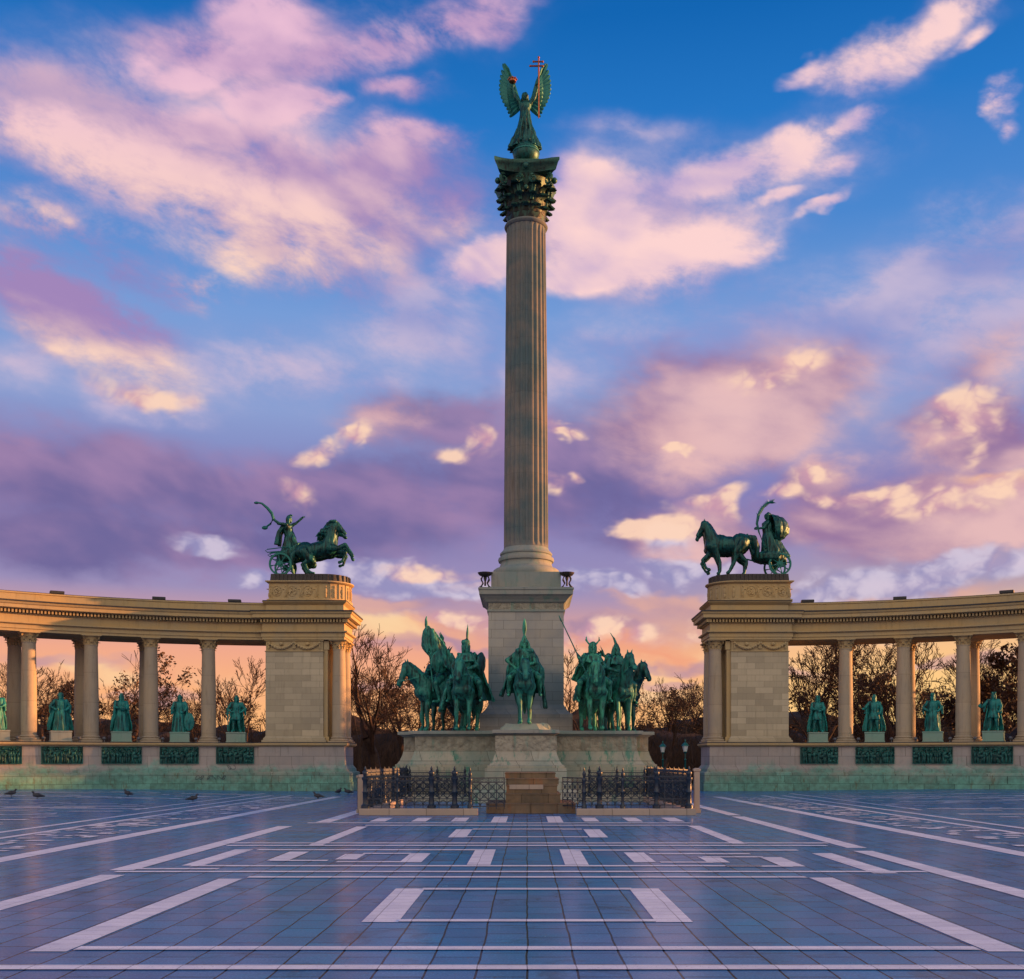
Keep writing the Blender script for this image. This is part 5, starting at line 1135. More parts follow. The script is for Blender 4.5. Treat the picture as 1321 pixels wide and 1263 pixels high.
for dy, off in ((-.62, 0.0), (.62, -.18)):
    Mh = Matrix.Translation((.42 + off, dy, .06)) @ Matrix.Scale(kk, 4)
    Mt = Mh @ Matrix.Translation((-.55, 0, .9)) @ Matrix.Rotation(R(-13), 4, 'Y') @ Matrix.Translation((.55, 0, -1.15))
    s = Sculpt(Mt, kk)
    # rearing forward: the hind legs are planted, the fore legs thrown out
    s.ell((-.02, 0, 1.20), (.72, .33, .34)); s.ell((.48, 0, 1.24), (.36, .30, .40), (0, 20, 0)); s.ell((-.58, 0, 1.28), (.42, .35, .38))
    neck = ((.52, 0, 1.36, .30), (.74, 0, 1.80, .24), (.96, 0, 2.06, .17)); s.chain(*neck)
    top = Vector((.98, 0, 2.08)); nn = Vector((1.26, 0, 1.62)); s.cap(top, .15, top.lerp(nn, .5), .115); s.cap(top.lerp(nn, .5), .11, nn, .08); s.cap((1.0, 0, 1.88), .12, (1.1, 0, 1.78), .09)
    for q in (-1, 1): s.cap(top + Vector((-.02, q * .08, .10)), .035, top + Vector((.03, q * .10, .25)), .012, 6)
    rnd = random.Random(8)
    for i in range(34):      # flying mane
        t = rnd.random(); p = Vector((.42 + .58 * t, rnd.uniform(-.12, .12), 1.72 + .48 * t)); L = rnd.uniform(.25, .48); s.chain((p.x, p.y, p.z, .075), (p.x - L * .6, p.y + rnd.uniform(-.1, .1), p.z + rnd.uniform(-.02, .14), .06), (p.x - L, p.y + rnd.uniform(-.14, .14), p.z + rnd.uniform(-.25, .08), .02))
    s.chain((.56, -.19, 1.10, .17), (.86, -.18, 1.02, .11), (1.18, -.18, 1.12, .075), (1.34, -.18, .74, .055), (1.38, -.18, .56, .07)); s.chain((.56, .19, 1.10, .17), (.84, .18, .92, .11), (1.08, .18, .86, .075), (.86, .18, .52, .055), (.72, .18, .50, .07))
    Mw = Mh; s2 = s.M; s.chain((-.60, -.19, 1.22, .24), (-.38, -.22, .82, .17)); s.chain((-.60, .19, 1.22, .24), (-.42, .22, .82, .17))
    s.M = Mh
    a0 = Mh.inverted() @ (Mt @ Vector((-.38, 0, .82)))
    for q, dx in ((-1, 0), (1, -.16)): s.chain((a0.x + dx * .3, q * .22, a0.z, .16), (a0.x - .30 + dx, q * .21, .46, .085), (a0.x - .12 + dx, q * .2, .13, .055), (a0.x - .03 + dx, q * .2, .05, .07), (a0.x + .12 + dx, q * .2, .03, .05))
    s.chain((-.95, 0, 1.05, .09), (-1.15, 0, .85, .13), (-1.22, 0, .4, .10), (-1.15, 0, .1, .04))
    s.build('horse', M['bronze_dark'], ch, .036, 2, rough=0.022, seed=dy)
for dy in (-.72, .72): link('wheel', WM, ch, (-1.90, dy, .68))
m_ = MB(); m_.xf = Matrix.Translation((-.28, 0, 0)); m_.tube([(-1.62, -.8, .68), (-1.62, .8, .68)], .05, 8); m_.tube([(-1.5, 0, .7), (-.6, 0, .95), (.9, 0, 1.25)], .05, 6)
for dz, x1 in ((0, -2.45), (-.26, -2.30)):
    for dy in (-.5, .5): m_.tube([(-1.2, dy, 1.74 + dz), (-1.8, dy, 1.68 + dz), (x1, dy, 1.60 + dz), (x1 - .12, dy, 1.52 + dz), (x1, dy, 1.42 + dz), (-1.75, dy, 1.48 + dz)], .03, 6)
m_.build('axle_and_rails', M['bronze_dark'], ch, smooth=True)
s = Sculpt(T((-.28, 0, 0))); s.sheet([[(-1.9, -.5, 1.0), (-1.3, -.55, 1.0), (-.72, -.4, 1.05), (-.6, 0, 1.1), (-.72, .4, 1.05), (-1.3, .55, 1.0), (-1.9, .5, 1.0)], [(-1.9, -.52, 1.25), (-1.3, -.58, 1.35), (-.68, -.42, 1.55), (-.54, 0, 1.7), (-.68, .42, 1.55), (-1.3, .58, 1.35), (-1.9, .52, 1.25)], [(-1.9, -.52, 1.3), (-1.3, -.58, 1.5), (-.62, -.42, 2.0), (-.5, 0, 2.15), (-.62, .42, 2.0), (-1.3, .58, 1.5), (-1.9, .52, 1.3)]], .08, 2, .02)
s.cap((-1.9, 0, 1.0), .14, (-.8, 0, 1.02), .14); s.ell((-1.3, 0, 1.0), (.65, .5, .1)); s.build('chariot_body', M['bronze_dark'], ch, .034, 1, rough=0.022)
s = Sculpt(T((-1.62, 0, 1.05), 0, 1.46), 1.46)   # the warrior leans back, both arms flung up
s.chain((.25, -.12, .85, .13), (.42, -.14, .50, .10), (.22, -.14, .08, .06), (.36, -.14, .04, .05)); s.chain((.10, .12, .85, .13), (.02, .16, .48, .10), (-.30, .16, .12, .06), (-.18, .16, .05, .05))
s.chain((.15, 0, .88, .22), (.06, 0, 1.10, .20), (.0, 0, 1.32, .22)); s.ell((-.0, 0, 1.34), (.20, .27, .19)); s.cap((.02, 0, 1.46), .07, (.06, 0, 1.58), .06)
add_head(s, (.08, 0, 1.66), (1, 0, .1), 1.1, .6, 'round'); s.chain((.0, 0, 1.78, .05), (.12, 0, 1.86, .04), (.2, 0, 1.84, .02))
s.chain((-.02, -.22, 1.42, .08), (-.30, -.34, 1.44, .06), (-.48, -.40, 1.60, .045)); s.hand((-.48, -.40, 1.60), (-.5, -.1, .8), (1, 0, 0), 1.2, .9)
s.chain((.02, .22, 1.42, .08), (.30, .26, 1.58, .06), (.54, .26, 1.80, .045)); s.hand((.54, .26, 1.80), (.9, 0, .5), (0, -1, 0), 1.2, .3)
s.loft([(.06, 0, .15, .40, .32), (.10, 0, .50, .33, .29), (.1, 0, .75, .27, .25), (.1, 0, .95, .22, .22)], 8, .15, 2); s.sheet([[(-.05, -.2, 1.48), (-.14, 0, 1.5), (-.05, .2, 1.48)], [(-.30, -.26, 1.1), (-.36, 0, 1.1), (-.30, .26, 1.1)], [(-.36, -.30, .6), (-.44, 0, .62), (-.36, .30, .6)]], .14, 2, .05, 3)
s.build('charioteer', M['bronze_dark'], ch, .028, 1, rough=0.021)
m_ = MB(); m_.xf = T((-1.62, 0, 1.05), 0, 1.46); m_.tube([(-.80, -.36, 1.30), (-.62, -.38, 1.42), (-.50, -.40, 1.62), (-.56, -.42, 1.84), (-.74, -.44, 2.06), (-.96, -.44, 2.24), (-1.14, -.44, 2.28)], lambda t: .05 - .015 * math.cos(6.28 * t), 7); m_.ball((-.86, -.36, 1.26), .1, 8, 6, (1.3, .6, .8)); m_.ball((-1.18, -.44, 2.27), .08, 8, 6, (1.4, .7, .7)); m_.build('snake_whip', M['bronze_dark'], ch, smooth=True)

ch2 = thing('chariot_statue', (12.75, 65.8, cz), 'bronze chariot with walking horses and robed palm bearer, right colonnade end', 'statue', CHG)
FL = Matrix.Scale(-1, 4, (1, 0, 0))
for dy, off in ((-.60, 0.0), (.60, .15)):
    Mh = Matrix.Translation((-.80 + off, dy, .04)) @ Matrix.Rotation(R(180), 4, 'Z') @ Matrix.Scale(1.5, 4)
    s = Sculpt(Mh, 1.5)
    horse(s, neck=((.55, 0, 1.38, .29), (.70, 0, 1.76, .22), (.86, 0, 2.02, .16)), nose=(1.14, 0, 1.58), tail=((-.95, 0, 1.52, .09), (-1.10, 0, 1.46, .14), (-1.22, 0, 1.10, .14), (-1.26, 0, .72, .06)),
          fr=[[(.56, -.19, 1.08, .16), (.66, -.19, .86, .10), (.92, -.18, .62, .07), (.76, -.18, .30, .05), (.62, -.18, .24, .065)], [(.50, .19, 1.08, .16), (.40, .19, .82, .10), (.28, .18, .48, .07), (.26, .18, .14, .05), (.32, .18, .06, .068)]],
          hi=[[(-.60, -.19, 1.22, .24), (-.52, -.20, .90, .15), (-.86, -.19, .56, .08), (-.80, -.19, .15, .05), (-.74, -.19, .06, .07)], [(-.60, .19, 1.22, .24), (-.36, .20, .88, .15), (-.30, .19, .52, .08), (-.12, .19, .18, .05), (-.06, .19, .07, .07)]])
    s.build('horse', M['bronze_dark'], ch2, .036, 2, rough=0.022, seed=dy)
for dy in (-.70, .70): link('wheel', WM, ch2, (2.42, dy, .68))
m_ = MB(); m_.xf = Matrix.Translation((.80, 0, 0)); m_.tube([(1.62, -.8, .68), (1.62, .8, .68)], .05, 8); m_.tube([(1.5, 0, .7), (.4, 0, .95), (-1.0, 0, 1.25)], .05, 6); m_.build('axle', M['bronze_dark'], ch2)
s = Sculpt(T((.72, 0, .1))); s.loft([(1.2, 0, .78, .70, .66), (1.15, 0, .92, .98, .84), (1.18, 0, 1.2, 1.06, .86), (1.22, 0, 1.34, .96, .80)], 9, .06, 2)
s.chain((.42, 0, 1.05, .18), (.18, 0, 1.35, .13), (.02, 0, 1.75, .09), (-.05, 0, 2.2, .06), (-.12, 0, 2.5, .07)); s.chain((1.9, 0, 1.25, .16), (2.15, 0, 1.0, .12), (2.22, 0, .7, .08)); s.chain((1.1, -.45, .8, .10), (1.25, -.45, .4, .07), (1.5, -.45, .1, .08))
s.build('chariot_body', M['bronze_dark'], ch2, .036, 2, rough=0.030)
Mf = Matrix.Translation((2.0, 0, 1.15)) @ Matrix.Rotation(R(180), 4, 'Z') @ Matrix.Scale(1.58, 4); s = Sculpt(Mf, 1.58)
s.loft([(-.20, 0, .05, .54, .36), (-.12, 0, .35, .44, .32), (-.02, 0, .7, .33, .28), (.06, 0, .95, .23, .22), (.11, 0, 1.15, .20, .23), (.13, 0, 1.34, .18, .24), (.13, 0, 1.42, .10, .15)], 10, .14, 5, 56)
s.cap((.13, 0, 1.40), .065, (.12, 0, 1.52), .055); add_head(s, (.12, 0, 1.62), (1, 0, 0), 1.08, .5)
s.chain((.14, .2, 1.34, .075), (.30, .26, 1.12, .055), (.52, .2, 1.10, .04)); s.hand((.52, .2, 1.10), (1, 0, 0), (0, 0, 1), 1.1, .8); s.chain((.12, -.2, 1.34, .075), (-.1, -.3, 1.2, .055), (-.24, -.28, 1.1, .04)); s.hand((-.24, -.28, 1.1), (-1, 0, -.2), (0, 0, 1), 1.1, .4)
for x0, x1, y in ((0, .16, .15), (-.05, -.05, .2), (-.1, -.3, .22), (-.05, -.5, .1)): s.chain((.1, y * .7, 1.2, .03), (x0, y, .7, .045), (x1, y * 1.3, .1, .05))
s.build('robed_figure', M['bronze_dark'], ch2, .028, 1, rough=0.030, seed=6)
s = Sculpt(Mf, 1.58)
g_ = []
for i in range(9):       # the wind-filled cloak, a hollow shell open towards the figure
    t = i / 8; th_ = math.pi * (.02 + .96 * t); row = []
    for j in range(9):
        u = -1 + j / 4; ph_ = u * math.pi * .48; rr_ = .56; row.append((.02 - rr_ * 1.15 * math.sin(th_) * math.cos(ph_) - .12 * t, .42 * math.sin(th_) * math.sin(ph_) + .02, 1.14 + .50 * math.cos(th_)))
    g_.append(row)
s.sheet(g_, .07, 2, .04, 3); s.build('cloak', M['bronze_dark'], ch2, .032, 2, rough=0.030)
m_ = MB(); m_.xf = Mf; pts = [(.22, .2, .35), (.34, .2, .60), (.48, .2, .95), (.56, .2, 1.30), (.50, .2, 1.62), (.34, .2, 1.90), (.14, .2, 2.08), (-.06, .2, 2.12)]
m_.tube(pts, lambda t: .03 + .035 * math.sin(math.pi * max(0, t * 1.4 - .4)) , 6)
for i in range(14):
    t = .55 + .43 * i / 13; k_ = t * (len(pts) - 1); a = min(int(k_), len(pts) - 2); p = Vector(pts[a]).lerp(Vector(pts[a + 1]), k_ - a); dv = (Vector(pts[a + 1]) - Vector(pts[a])).normalized(); nn = Vector((-dv.z, 0, dv.x)) * -1
    m_.tube([p, p + dv * .12 - nn * .0 + Vector((0, 0, .0)) + nn * .10], .02, 4, .004); m_.tube([p, p + dv * .14 - nn * .07], .02, 4, .004)
m_.build('palm_frond', M['bronze_dark'], ch2)

# --- the kings in the bays
def king(s, sc, seed, arms='both', hat='crown', robe='long', cape=1.0, stance=0.0):
    rnd = random.Random(seed); b = 1.28      # heavy, draped figures
    if robe == 'long': s.loft([(0, stance * .04, .0, .20 * b, .27 * b), (0, 0, .25, .18 * b, .24 * b), (0, 0, .55, .16 * b, .21 * b), (0, 0, .85, .15 * b, .19 * b), (0, 0, 1.02, .13 * b, .165 * b), (0, 0, 1.25, .14 * b, .20 * b), (0, 0, 1.42, .12 * b, .20 * b), (0, 0, 1.50, .08, .10)], 9, .13, seed, 50)
    else:
        for q in (-1, 1): s.chain((0, q * .11, .88, .13), (.05 * q * stance, q * .14, .48, .095), (0, q * (.13 + .05 * stance), .10, .06), (.15, q * (.16 + .05 * stance), .045, .05))
        s.loft([(0, 0, .62, .20, .27), (0, 0, .85, .18, .23), (0, 0, 1.02, .15, .19), (0, 0, 1.25, .17, .24), (0, 0, 1.42, .14, .24), (0, 0, 1.50, .08, .10)], 9, .10, seed, 50)
    s.cap((0, 0, 1.46), .07, (.01, 0, 1.58), .06); P = add_head(s, (.02, 0, 1.66), (1, rnd.uniform(-.4, .4), 0), 1.08, .7, hat, rnd.random() < .8)
    A = {'both': (((.10, -.30, 1.18), (.24, -.10, 1.12), (.6, .6, 0)), ((.10, .30, 1.18), (.24, .12, 1.05), (.6, -.6, 0))),
         'sword': (((.05, -.36, 1.16), (.24, -.34, .98), (.8, 0, -.5)), ((.08, .34, 1.20), (.18, .16, .96), (.3, -.8, 0))),
         'out': (((.05, -.40, 1.22), (.26, -.50, 1.12), (.9, -.3, 0)), ((.04, .34, 1.14), (.16, .26, .92), (.4, -.6, -.4))),
         'akimbo': (((-.02, -.44, 1.16), (.10, -.22, 1.00), (.4, .8, 0)), ((-.02, .42, 1.16), (.10, .22, .98), (.4, -.8, 0)))}[arms]
    for q, (el, wr, hd) in zip((-1, 1), A):
        s.chain((0, q * .24, 1.42, .09), (*el, .075), (*wr, .05)); s.hand(wr, hd, (0, 0, 1), 1.1, .7)
        s.chain((*el, .07), (el[0], el[1] * 1.02, el[2] - .28, .05))
    return P
def king_statue(a, s_, seed, label, arms, hat, robe, held=None, cw=.46, pale=False, mirror=False, tone='bronze_teal'):
    x, y = arcpt(a, 28.35); x *= s_
    root = thing('king_statue', (x, y, 2.86), label, 'statue', 'bronze kings standing between the columns', -s_ * R(a) * 1.0)
    m_ = MB(); m_.stack(rect(-.54, .54, -.48, .48), [(.03, 0), (.03, .05), (0, .07), (0, .50), (.03, .53), (.03, .58), (-.02, .60)]); m_.build('plinth', M['plinth_pale' if pale else 'plinth_green'], root)
    Mx = Matrix.Translation((0, 0, .60)) @ Matrix.Rotation(R(-90), 4, 'Z') @ Matrix.Scale(1.19, 4) @ (Matrix.Scale(-1, 4, (0, 1, 0)) if mirror else Matrix.Identity(4))
    s = Sculpt(Mx, 1.19); king(s, 1, seed, arms, hat, robe, stance=1 if robe != 'long' else 0); s.build('figure', M[tone], root, .026, 1, rough=0.021, seed=seed)
    s = Sculpt(Mx, 1.19); g_ = []
    for i in range(7):
        t = i / 6; g_.append([(-.10 - .16 * t - .10 * (1 - u * u) + .10 * abs(u) * 1.2, u * (.22 + (cw - .22) * min(1, t * 1.15)), 1.50 - 1.46 * t) for u in [-1 + j / 4 for j in range(9)]])
    s.sheet(g_, .07, 3, .045, seed); s.build('cloak', M[tone], root, .03, 2, rough=0.027, seed=seed)
    if held:
        s = Sculpt(Mx, 1.19)
        if held == 'shield': s.ell((.18, .44, .50), (.07, .26, .46), (0, -4, 0)); s.ell((.22, .44, .50), (.07, .10, .16)); nm = 'shield'
        elif held == 'sword': s.chain((.30, -.38, 1.08, .03), (.34, -.40, .04, .018)); s.cap((.31, -.50, .92), .022, (.31, -.28, .92), .022, 6); nm = 'sword'
        elif held == 'orb': s.ell((.36, -.56, 1.18), (.09, .09, .09)); s.cap((.36, -.56, 1.26), .015, (.36, -.56, 1.36), .015, 5); nm = 'orb'
        else: s.ell((.25, .05, 1.12), (.10, .16, .13)); nm = 'book'
        s.build(nm, M[tone], root, .024, 1)
    return root
king_statue(BAYA[0], -1, 11, 'green bronze king in armour in the bay beside the left pavilion', 'akimbo', 'round', 'short', 'sword', .42)
king_statue(BAYA[1], -1, 12, 'green bronze king with a tall shield at his side, left colonnade', 'sword', 'round', 'long', 'shield', .40)
king_statue(BAYA[2], -1, 13, 'green bronze figure with arms folded on the chest, left colonnade', 'both', 'round', 'long', 'book', .52)
king_statue(BAYA[3], -1, 14, 'broad green bronze king with spread cape, second from the left edge', 'akimbo', 'hood', 'long', None, .58, True)
king_statue(BAYA[4], -1, 15, 'green bronze robed king cut off by the left edge of the picture', 'both', 'hood', 'long', None, .42, True)
king_statue(BAYA[0], 1, 21, 'green bronze king with full cloak in the bay beside the right stone pavilion', 'both', 'crown', 'short', None, .50)
king_statue(BAYA[1], 1, 22, 'green bronze king with legs apart, second bay of the right colonnade', 'out', 'round', 'short', 'sword', .54)
king_statue(BAYA[2], 1, 23, 'slim green bronze king in a long plain coat, third bay of the right colonnade', 'akimbo', 'cap', 'long', None, .34)
king_statue(BAYA[3], 1, 24, 'green bronze king with outstretched arm and sceptre orb near the right edge', 'out', 'crown', 'short', 'orb', .44)

# ------------------------------------------------------------------ pigeons
pg = None
PIG = [(15, 1031, 20, 'pigeon on the paving at the far left, nearest the picture edge'), (48, 1033, 200, 'pigeon with spread tail on the paving at the far left'), (165, 1029.5, 160, 'lone pigeon on the paving below the second left bay'), (249, 1034.5, 10, 'pigeon nearest the viewer on the paving left of centre'),
       (410, 1031, 170, 'pigeon on the paving in front of the left pavilion corner'), (437, 1024.5, 60, 'left one of two pigeons at the foot of the left pavilion'), (449, 1024.8, 190, 'right one of two pigeons at the foot of the left pavilion')]
for px, py, rz, lab in PIG:
    x, y = gp(px, py); y = min(y, 61.5); x = wpt(px, y)
    if pg is None:
        pg = thing('pigeon', (x, y, gz(x, y)), lab, 'pigeon', 'pigeons on the square', R(rz)); s = Sculpt(None, 1.5); k = 1.5
        s.M = Matrix.Scale(1.25, 4); s.chain((.10, 0, .14, .045), (-.02, 0, .13, .07), (-.12, 0, .11, .04), (-.24, 0, .09, .02)); s.chain((.08, 0, .16, .035), (.12, 0, .22, .026), (.14, 0, .25, .028)); s.cap((.165, 0, .25), .010, (.19, 0, .245), .005, 5); s.cap((-.02, .045, .14), .035, (-.16, .04, .12), .015, 6); s.cap((-.02, -.045, .14), .035, (-.16, -.04, .12), .015, 6)
        for q in (-.03, .03): s.cap((.0, q, .08), .010, (.0, q, .01), .008, 5); s.cap((-.01, q, .008), .008, (.04, q, .008), .006, 5)
        s.build('body', M['pigeon'], pg, .012, 1)
    else: dup(pg, (x, y, gz(x, y)), R(rz), lab)
# scrawled tags on the left podium
m_ = MB()
for cx_, k in ((258, 0), (273, 1), (286, 2), (296, -1)):
    py = 1003 if k >= 0 else 990; x = wpt(cx_, 63); a = math.degrees(math.asin(min(1, (abs(x) - AX) / 27.1))); y = AY + 27.135 * math.cos(R(a)); pts = []
    for i in range(22):
        t = i / 21; u = t * 9 + k; xx = x + .16 * math.cos(u) + .35 * t - .1; pts.append((xx, AY + (27.10 if k >= 0 else 27.10) * math.cos(math.asin((abs(xx) - AX) / 27.1)) - .0, H - (py - CY) / F * 63 + .11 * math.sin(u * (1.3 + .21 * k) + k)))
    m_.tube(pts, .012, 4)
tag(m_.build('graffiti', M['graffiti']), 'thin dark scribbled graffiti on the pale blocks of the left podium', 'graffiti')

# ------------------------------------------------------------------ trees in the park behind
def make_tree(seed, h=12, spread=1.0, levels=6, trunk=.22, leaves=0, upright=.25, lean=0.0, first=.22, leafsize=.16):
    rnd = random.Random(seed); segs = []; tips = []
    def grow(p, d, L, r, lv):
        n = 3 if lv < 2 else 2
        pts = [p]; rr = [r]
        for i in range(n):
            d = (d + Vector((rnd.gauss(0, .14), rnd.gauss(0, .14), rnd.gauss(0, .08) + upright * .18 * (1 if lv else 0)))).normalized(); p = p + d * L / n; pts.append(p); rr.append(r * (1 - .38 * (i + 1) / n))
        segs.append((lv, pts, rr))
        if lv >= levels:
            tips.append((p, d)); return
        k = 3 if lv in (0, 2, 4) else 2
        if lv == levels - 1: k = 3
        for j in range(k):
            a = rnd.uniform(0, 6.283); t = rnd.uniform(.45, 1.0) if j < k - 1 else 1.0; q = pts[0].lerp(pts[-1], t) if lv else pts[-1].lerp(pts[-2], rnd.uniform(0, .6))
            kk = min(int(t * n), n - 1); q = pts[kk].lerp(pts[kk + 1], t * n - kk) if t < 1 else pts[-1]
            u = d.cross(Vector((.3, .2, 1))).normalized(); w = d.cross(u); th = R(rnd.uniform(20, 48)) * spread * (.55 if j == k - 1 else 1)
            nd = (d * math.cos(th) + (u * math.cos(a) + w * math.sin(a)) * math.sin(th)).normalized()
            grow(q, nd, L * rnd.uniform(.62, .84), rr[-1] * (.85 if j == k - 1 else .62) * (1.0 if t == 1 else 1.1), lv + 1)
    grow(Vector((0, 0, 0)), Vector((lean, 0, 1)).normalized(), h * first, trunk, 0)
    zt = max(q.z for _, pts, _ in segs for q in pts); k = h / zt
    tr, cr = MB(), MB()
    for lv, pts, rr in segs:
        mb = tr if lv == 0 else cr; n = 8 if lv == 0 else (6 if lv < 2 else 3 if lv > 3 else 4)
        pts = [Vector((q.x * k, q.y * k, q.z * k)) for q in pts]; rr = [max(q * k, .019) for q in rr]; N_ = len(pts); rs = []
        for i, q in enumerate(pts):
            dd = (pts[min(i + 1, N_ - 1)] - pts[max(i - 1, 0)]).normalized(); u = dd.cross(Vector((.1, .3, 1)) if abs(dd.z) < .97 else Vector((1, 0, 0))).normalized(); w = dd.cross(u)
            rs.append([q + (u * math.cos(2 * math.pi * j / n) + w * math.sin(2 * math.pi * j / n)) * rr[i] for j in range(n)])
        mb.rings(rs, caps=False)
    lf = None
    if leaves:
        lf = MB(); 
        for (p, d) in tips:
            if noise.noise(p * k * .35 + Vector((seed, 0, 0))) < -.12: continue
            for _ in range(leaves):
                c = p * k + Vector((rnd.gauss(0, .22), rnd.gauss(0, .22), rnd.gauss(0, .2))); a = Vector((rnd.gauss(0, 1), rnd.gauss(0, 1), rnd.gauss(0, 1))).normalized(); b = a.cross(Vector((rnd.gauss(0, 1), rnd.gauss(0, 1), rnd.gauss(0, 1)))).normalized(); sz = leafsize * rnd.uniform(.5, 1.2)
                lf.add([c - a * sz, c - b * sz * .5, c + a * sz, c + b * sz * .5], [(0, 1, 2, 3)])
    return tr.mesh('trunk', M['bark'], smooth=True, fix=False), cr.mesh('crown', M['twig'], fix=False), lf.mesh('leaves', M['leaf' if seed % 2 else 'leaf_dark'], fix=False) if lf else None, k
KIND = {
 'bare': make_tree(1, 12, 1.0, 7, .20), 'bare2': make_tree(2, 12, 1.15, 7, .22, lean=.1), 'bare3': make_tree(5, 11, .8, 7, .16, upright=.5),
 'tall': make_tree(8, 14, .62, 7, .18, upright=.8, first=.16), 'leafy': make_tree(3, 11, 1.1, 6, .22, leaves=9), 'leafy2': make_tree(4, 10, 1.0, 6, .22, leaves=14, leafsize=.2), 'fork': make_tree(12, 13, .9, 7, .26, upright=.4, first=.14, lean=.15)}
cache = {}
def tree(px, ytop, d, kind, label, group='trees in the park behind', rz=None):
    x = wpt(px, d); hgt = H + (CY - ytop) / F * d; base = KIND[kind][3]
    h0 = {'bare': 12, 'bare2': 12, 'bare3': 11, 'tall': 14, 'leafy': 11, 'leafy2': 10, 'fork': 13}[kind]; sc = hgt / h0
    root = thing('bare_tree' if KIND[kind][2] is None else 'autumn_tree', (x, d, -.03), label, 'tree', group, rz if rz is not None else (px * 1.7) % 6.28); root.scale = (sc, sc, sc)
    for me in KIND[kind][:2]: link(me.name.split('.')[0], me, root)
    if KIND[kind][2]: link('leaves', KIND[kind][2], root)
def tseg(): pass
LAB = [
 (485, 803, 74, 'fork', 'tall bare forked tree with thin upright twigs in the gap left of the monument'),
 (462, 850, 80, 'bare', 'bare spreading tree next to the right side of the left pavilion'),
 (520, 838, 84, 'bare2', 'wide bare tree behind the leftmost horse of the left group'),
 (545, 862, 90, 'leafy', 'brown tree low behind the left group of riders'),
 (640, 858, 88, 'bare2', 'bare tree between the left riders and the pedestal'),
 (745, 826, 80, 'bare', 'reddish bare tree just right of the pedestal behind the spear'),
 (850, 872, 84, 'bare2', 'bare tree behind the rightmost horse of the right group'),
 (880, 880, 92, 'leafy', 'low brown tree in the gap behind the two park lamps'),
 (905, 868, 80, 'bare', 'bare tree touching the left side of the right pavilion'),
 (322, 846, 82, 'bare3', 'slim bare tree lit against the sky in the bay beside the left pavilion'),
 (296, 885, 92, 'leafy', 'low brown tree behind the king beside the left pavilion'),
 (240, 872, 84, 'tall', 'bushy upright bare tree in the second bay from the left pavilion'),
 (205, 874, 92, 'bare', 'low bare tree at the left of the second bay from the left pavilion'),
 (155, 840, 78, 'leafy', 'leafy topped dark tree in the third bay from the left pavilion'),
 (130, 868, 90, 'bare2', 'low bare tree left of the leafy topped tree in the third bay'),
 (80, 842, 80, 'bare2', 'bare curling tree in the fourth bay from the left pavilion'),
 (55, 880, 90, 'leafy2', 'dark low tree behind the broad king, far left'),
 (8, 848, 80, 'bare', 'bare tree cut by the left edge of the picture'),
 (1035, 812, 72, 'bare2', 'bare tree with hanging seed balls beside the right pavilion'),
 (1052, 832, 84, 'leafy', 'brown leaved tree behind the king beside the right pavilion'),
 (1075, 800, 76, 'bare3', 'bare slanting tree left of the first free column of the right colonnade'),
 (1118, 815, 74, 'bare', 'bare tree with glowing sky behind it in the second right bay'),
 (1148, 806, 72, 'fork', 'dark forked tree at the right of the second right bay'),
 (1140, 880, 90, 'leafy', 'low brown tree behind the striding king on the right'),
 (1195, 805, 74, 'bare2', 'bare tree filling the left of the third right bay'),
 (1225, 815, 74, 'fork', 'dark trunked tree behind the slim king in the third right bay'),
 (1180, 870, 90, 'leafy2', 'low leafy tree between the second and third right bays'),
 (1288, 842, 72, 'leafy2', 'dense dark leafy tree in the bay nearest the right edge'),
 (1262, 822, 82, 'bare3', 'thin bare tree showing above the dense leafy tree on the right'),
 (1318, 830, 84, 'bare', 'bare tree cut by the right edge of the picture')]
for px, yt, d, kd, lab in LAB: tree(px, yt, d, kd, lab)
rnd = random.Random(21)
for px in list(range(-60, 330, 36)) + list(range(440, 560, 18)) + list(range(560, 840, 60)) + list(range(840, 920, 18)) + list(range(930, 1400, 34)):
    tree(px + rnd.uniform(-15, 15), rnd.uniform(866, 896), rnd.uniform(90, 112), rnd.choice(('bare', 'bare2', 'leafy', 'tall', 'bare3')), 'low brown tree in the distant dark belt of trees', 'distant belt of trees')
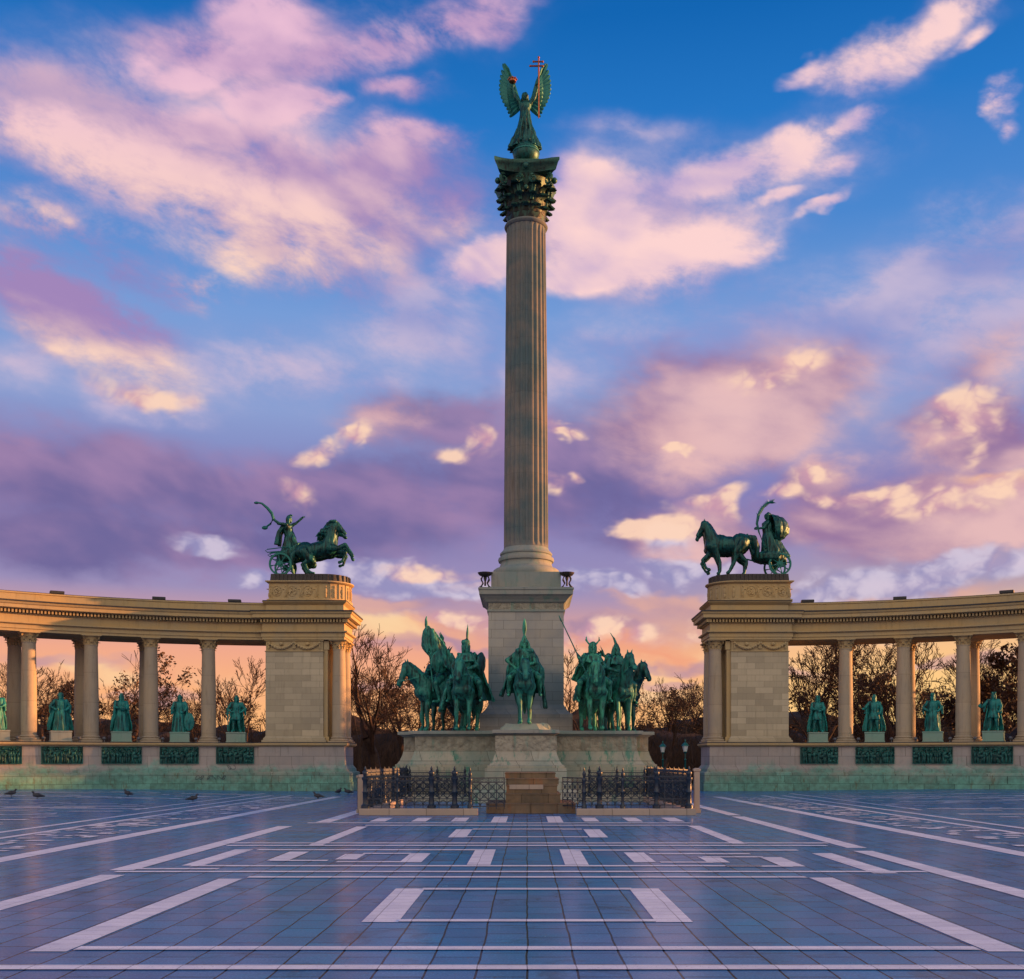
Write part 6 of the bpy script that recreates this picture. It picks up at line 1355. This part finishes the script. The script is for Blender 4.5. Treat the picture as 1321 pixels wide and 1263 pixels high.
# the park goes on to the right, out of the picture, between the square and the low sun
for k in range(16):
    x = 38 + 5.5 * k + rnd.uniform(-2, 2); y = 84 - 1.4 * k + rnd.uniform(-5, 5); kd = rnd.choice(('leafy2', 'leafy', 'bare2'))
    root = thing('autumn_tree', (x, y, -.03), 'brown park tree beyond the right edge of the picture', 'tree', 'park trees to the right', rnd.uniform(0, 6)); sc = rnd.uniform(.86, 1.08); root.scale = (sc,) * 3
    for me in KIND[kd][:2]: link(me.name.split('.')[0], me, root)
    if KIND[kd][2]: link('leaves', KIND[kd][2], root)

# undergrowth: a dark thicket nobody could count
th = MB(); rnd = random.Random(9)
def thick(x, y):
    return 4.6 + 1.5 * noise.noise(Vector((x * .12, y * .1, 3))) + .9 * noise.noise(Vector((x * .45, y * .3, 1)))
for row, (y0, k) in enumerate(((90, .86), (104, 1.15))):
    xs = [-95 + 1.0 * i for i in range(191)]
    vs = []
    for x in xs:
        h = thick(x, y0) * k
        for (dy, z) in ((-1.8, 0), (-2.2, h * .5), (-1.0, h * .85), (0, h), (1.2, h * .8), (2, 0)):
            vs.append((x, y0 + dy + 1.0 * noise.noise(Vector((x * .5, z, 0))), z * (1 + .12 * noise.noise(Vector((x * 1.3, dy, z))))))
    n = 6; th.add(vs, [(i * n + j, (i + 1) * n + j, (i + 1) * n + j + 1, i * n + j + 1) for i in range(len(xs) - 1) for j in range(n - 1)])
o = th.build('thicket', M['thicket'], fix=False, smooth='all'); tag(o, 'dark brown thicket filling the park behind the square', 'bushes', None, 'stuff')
tw = MB()
for k in range(42000):
    x = rnd.uniform(-80, 80); y = rnd.choice((rnd.uniform(80, 92), rnd.uniform(86, 106))); h = thick(x, y) * rnd.uniform(.35, 1.15) * (.75 + .011 * (y - 80)); L = rnd.uniform(.5, 1.5); d = Vector((rnd.gauss(0, .5), rnd.gauss(0, .3), 1)).normalized(); p = Vector((x, y, max(.1, h - L))); w = rnd.uniform(.012, .035); q = p + d * L; m = p.lerp(q, .5) + Vector((rnd.gauss(0, .08), 0, 0))
    tw.add([p - Vector((w, 0, 0)), p + Vector((w, 0, 0)), m + Vector((w * .7, 0, 0)), q, m - Vector((w * .7, 0, 0))], [(0, 1, 2, 3, 4)])
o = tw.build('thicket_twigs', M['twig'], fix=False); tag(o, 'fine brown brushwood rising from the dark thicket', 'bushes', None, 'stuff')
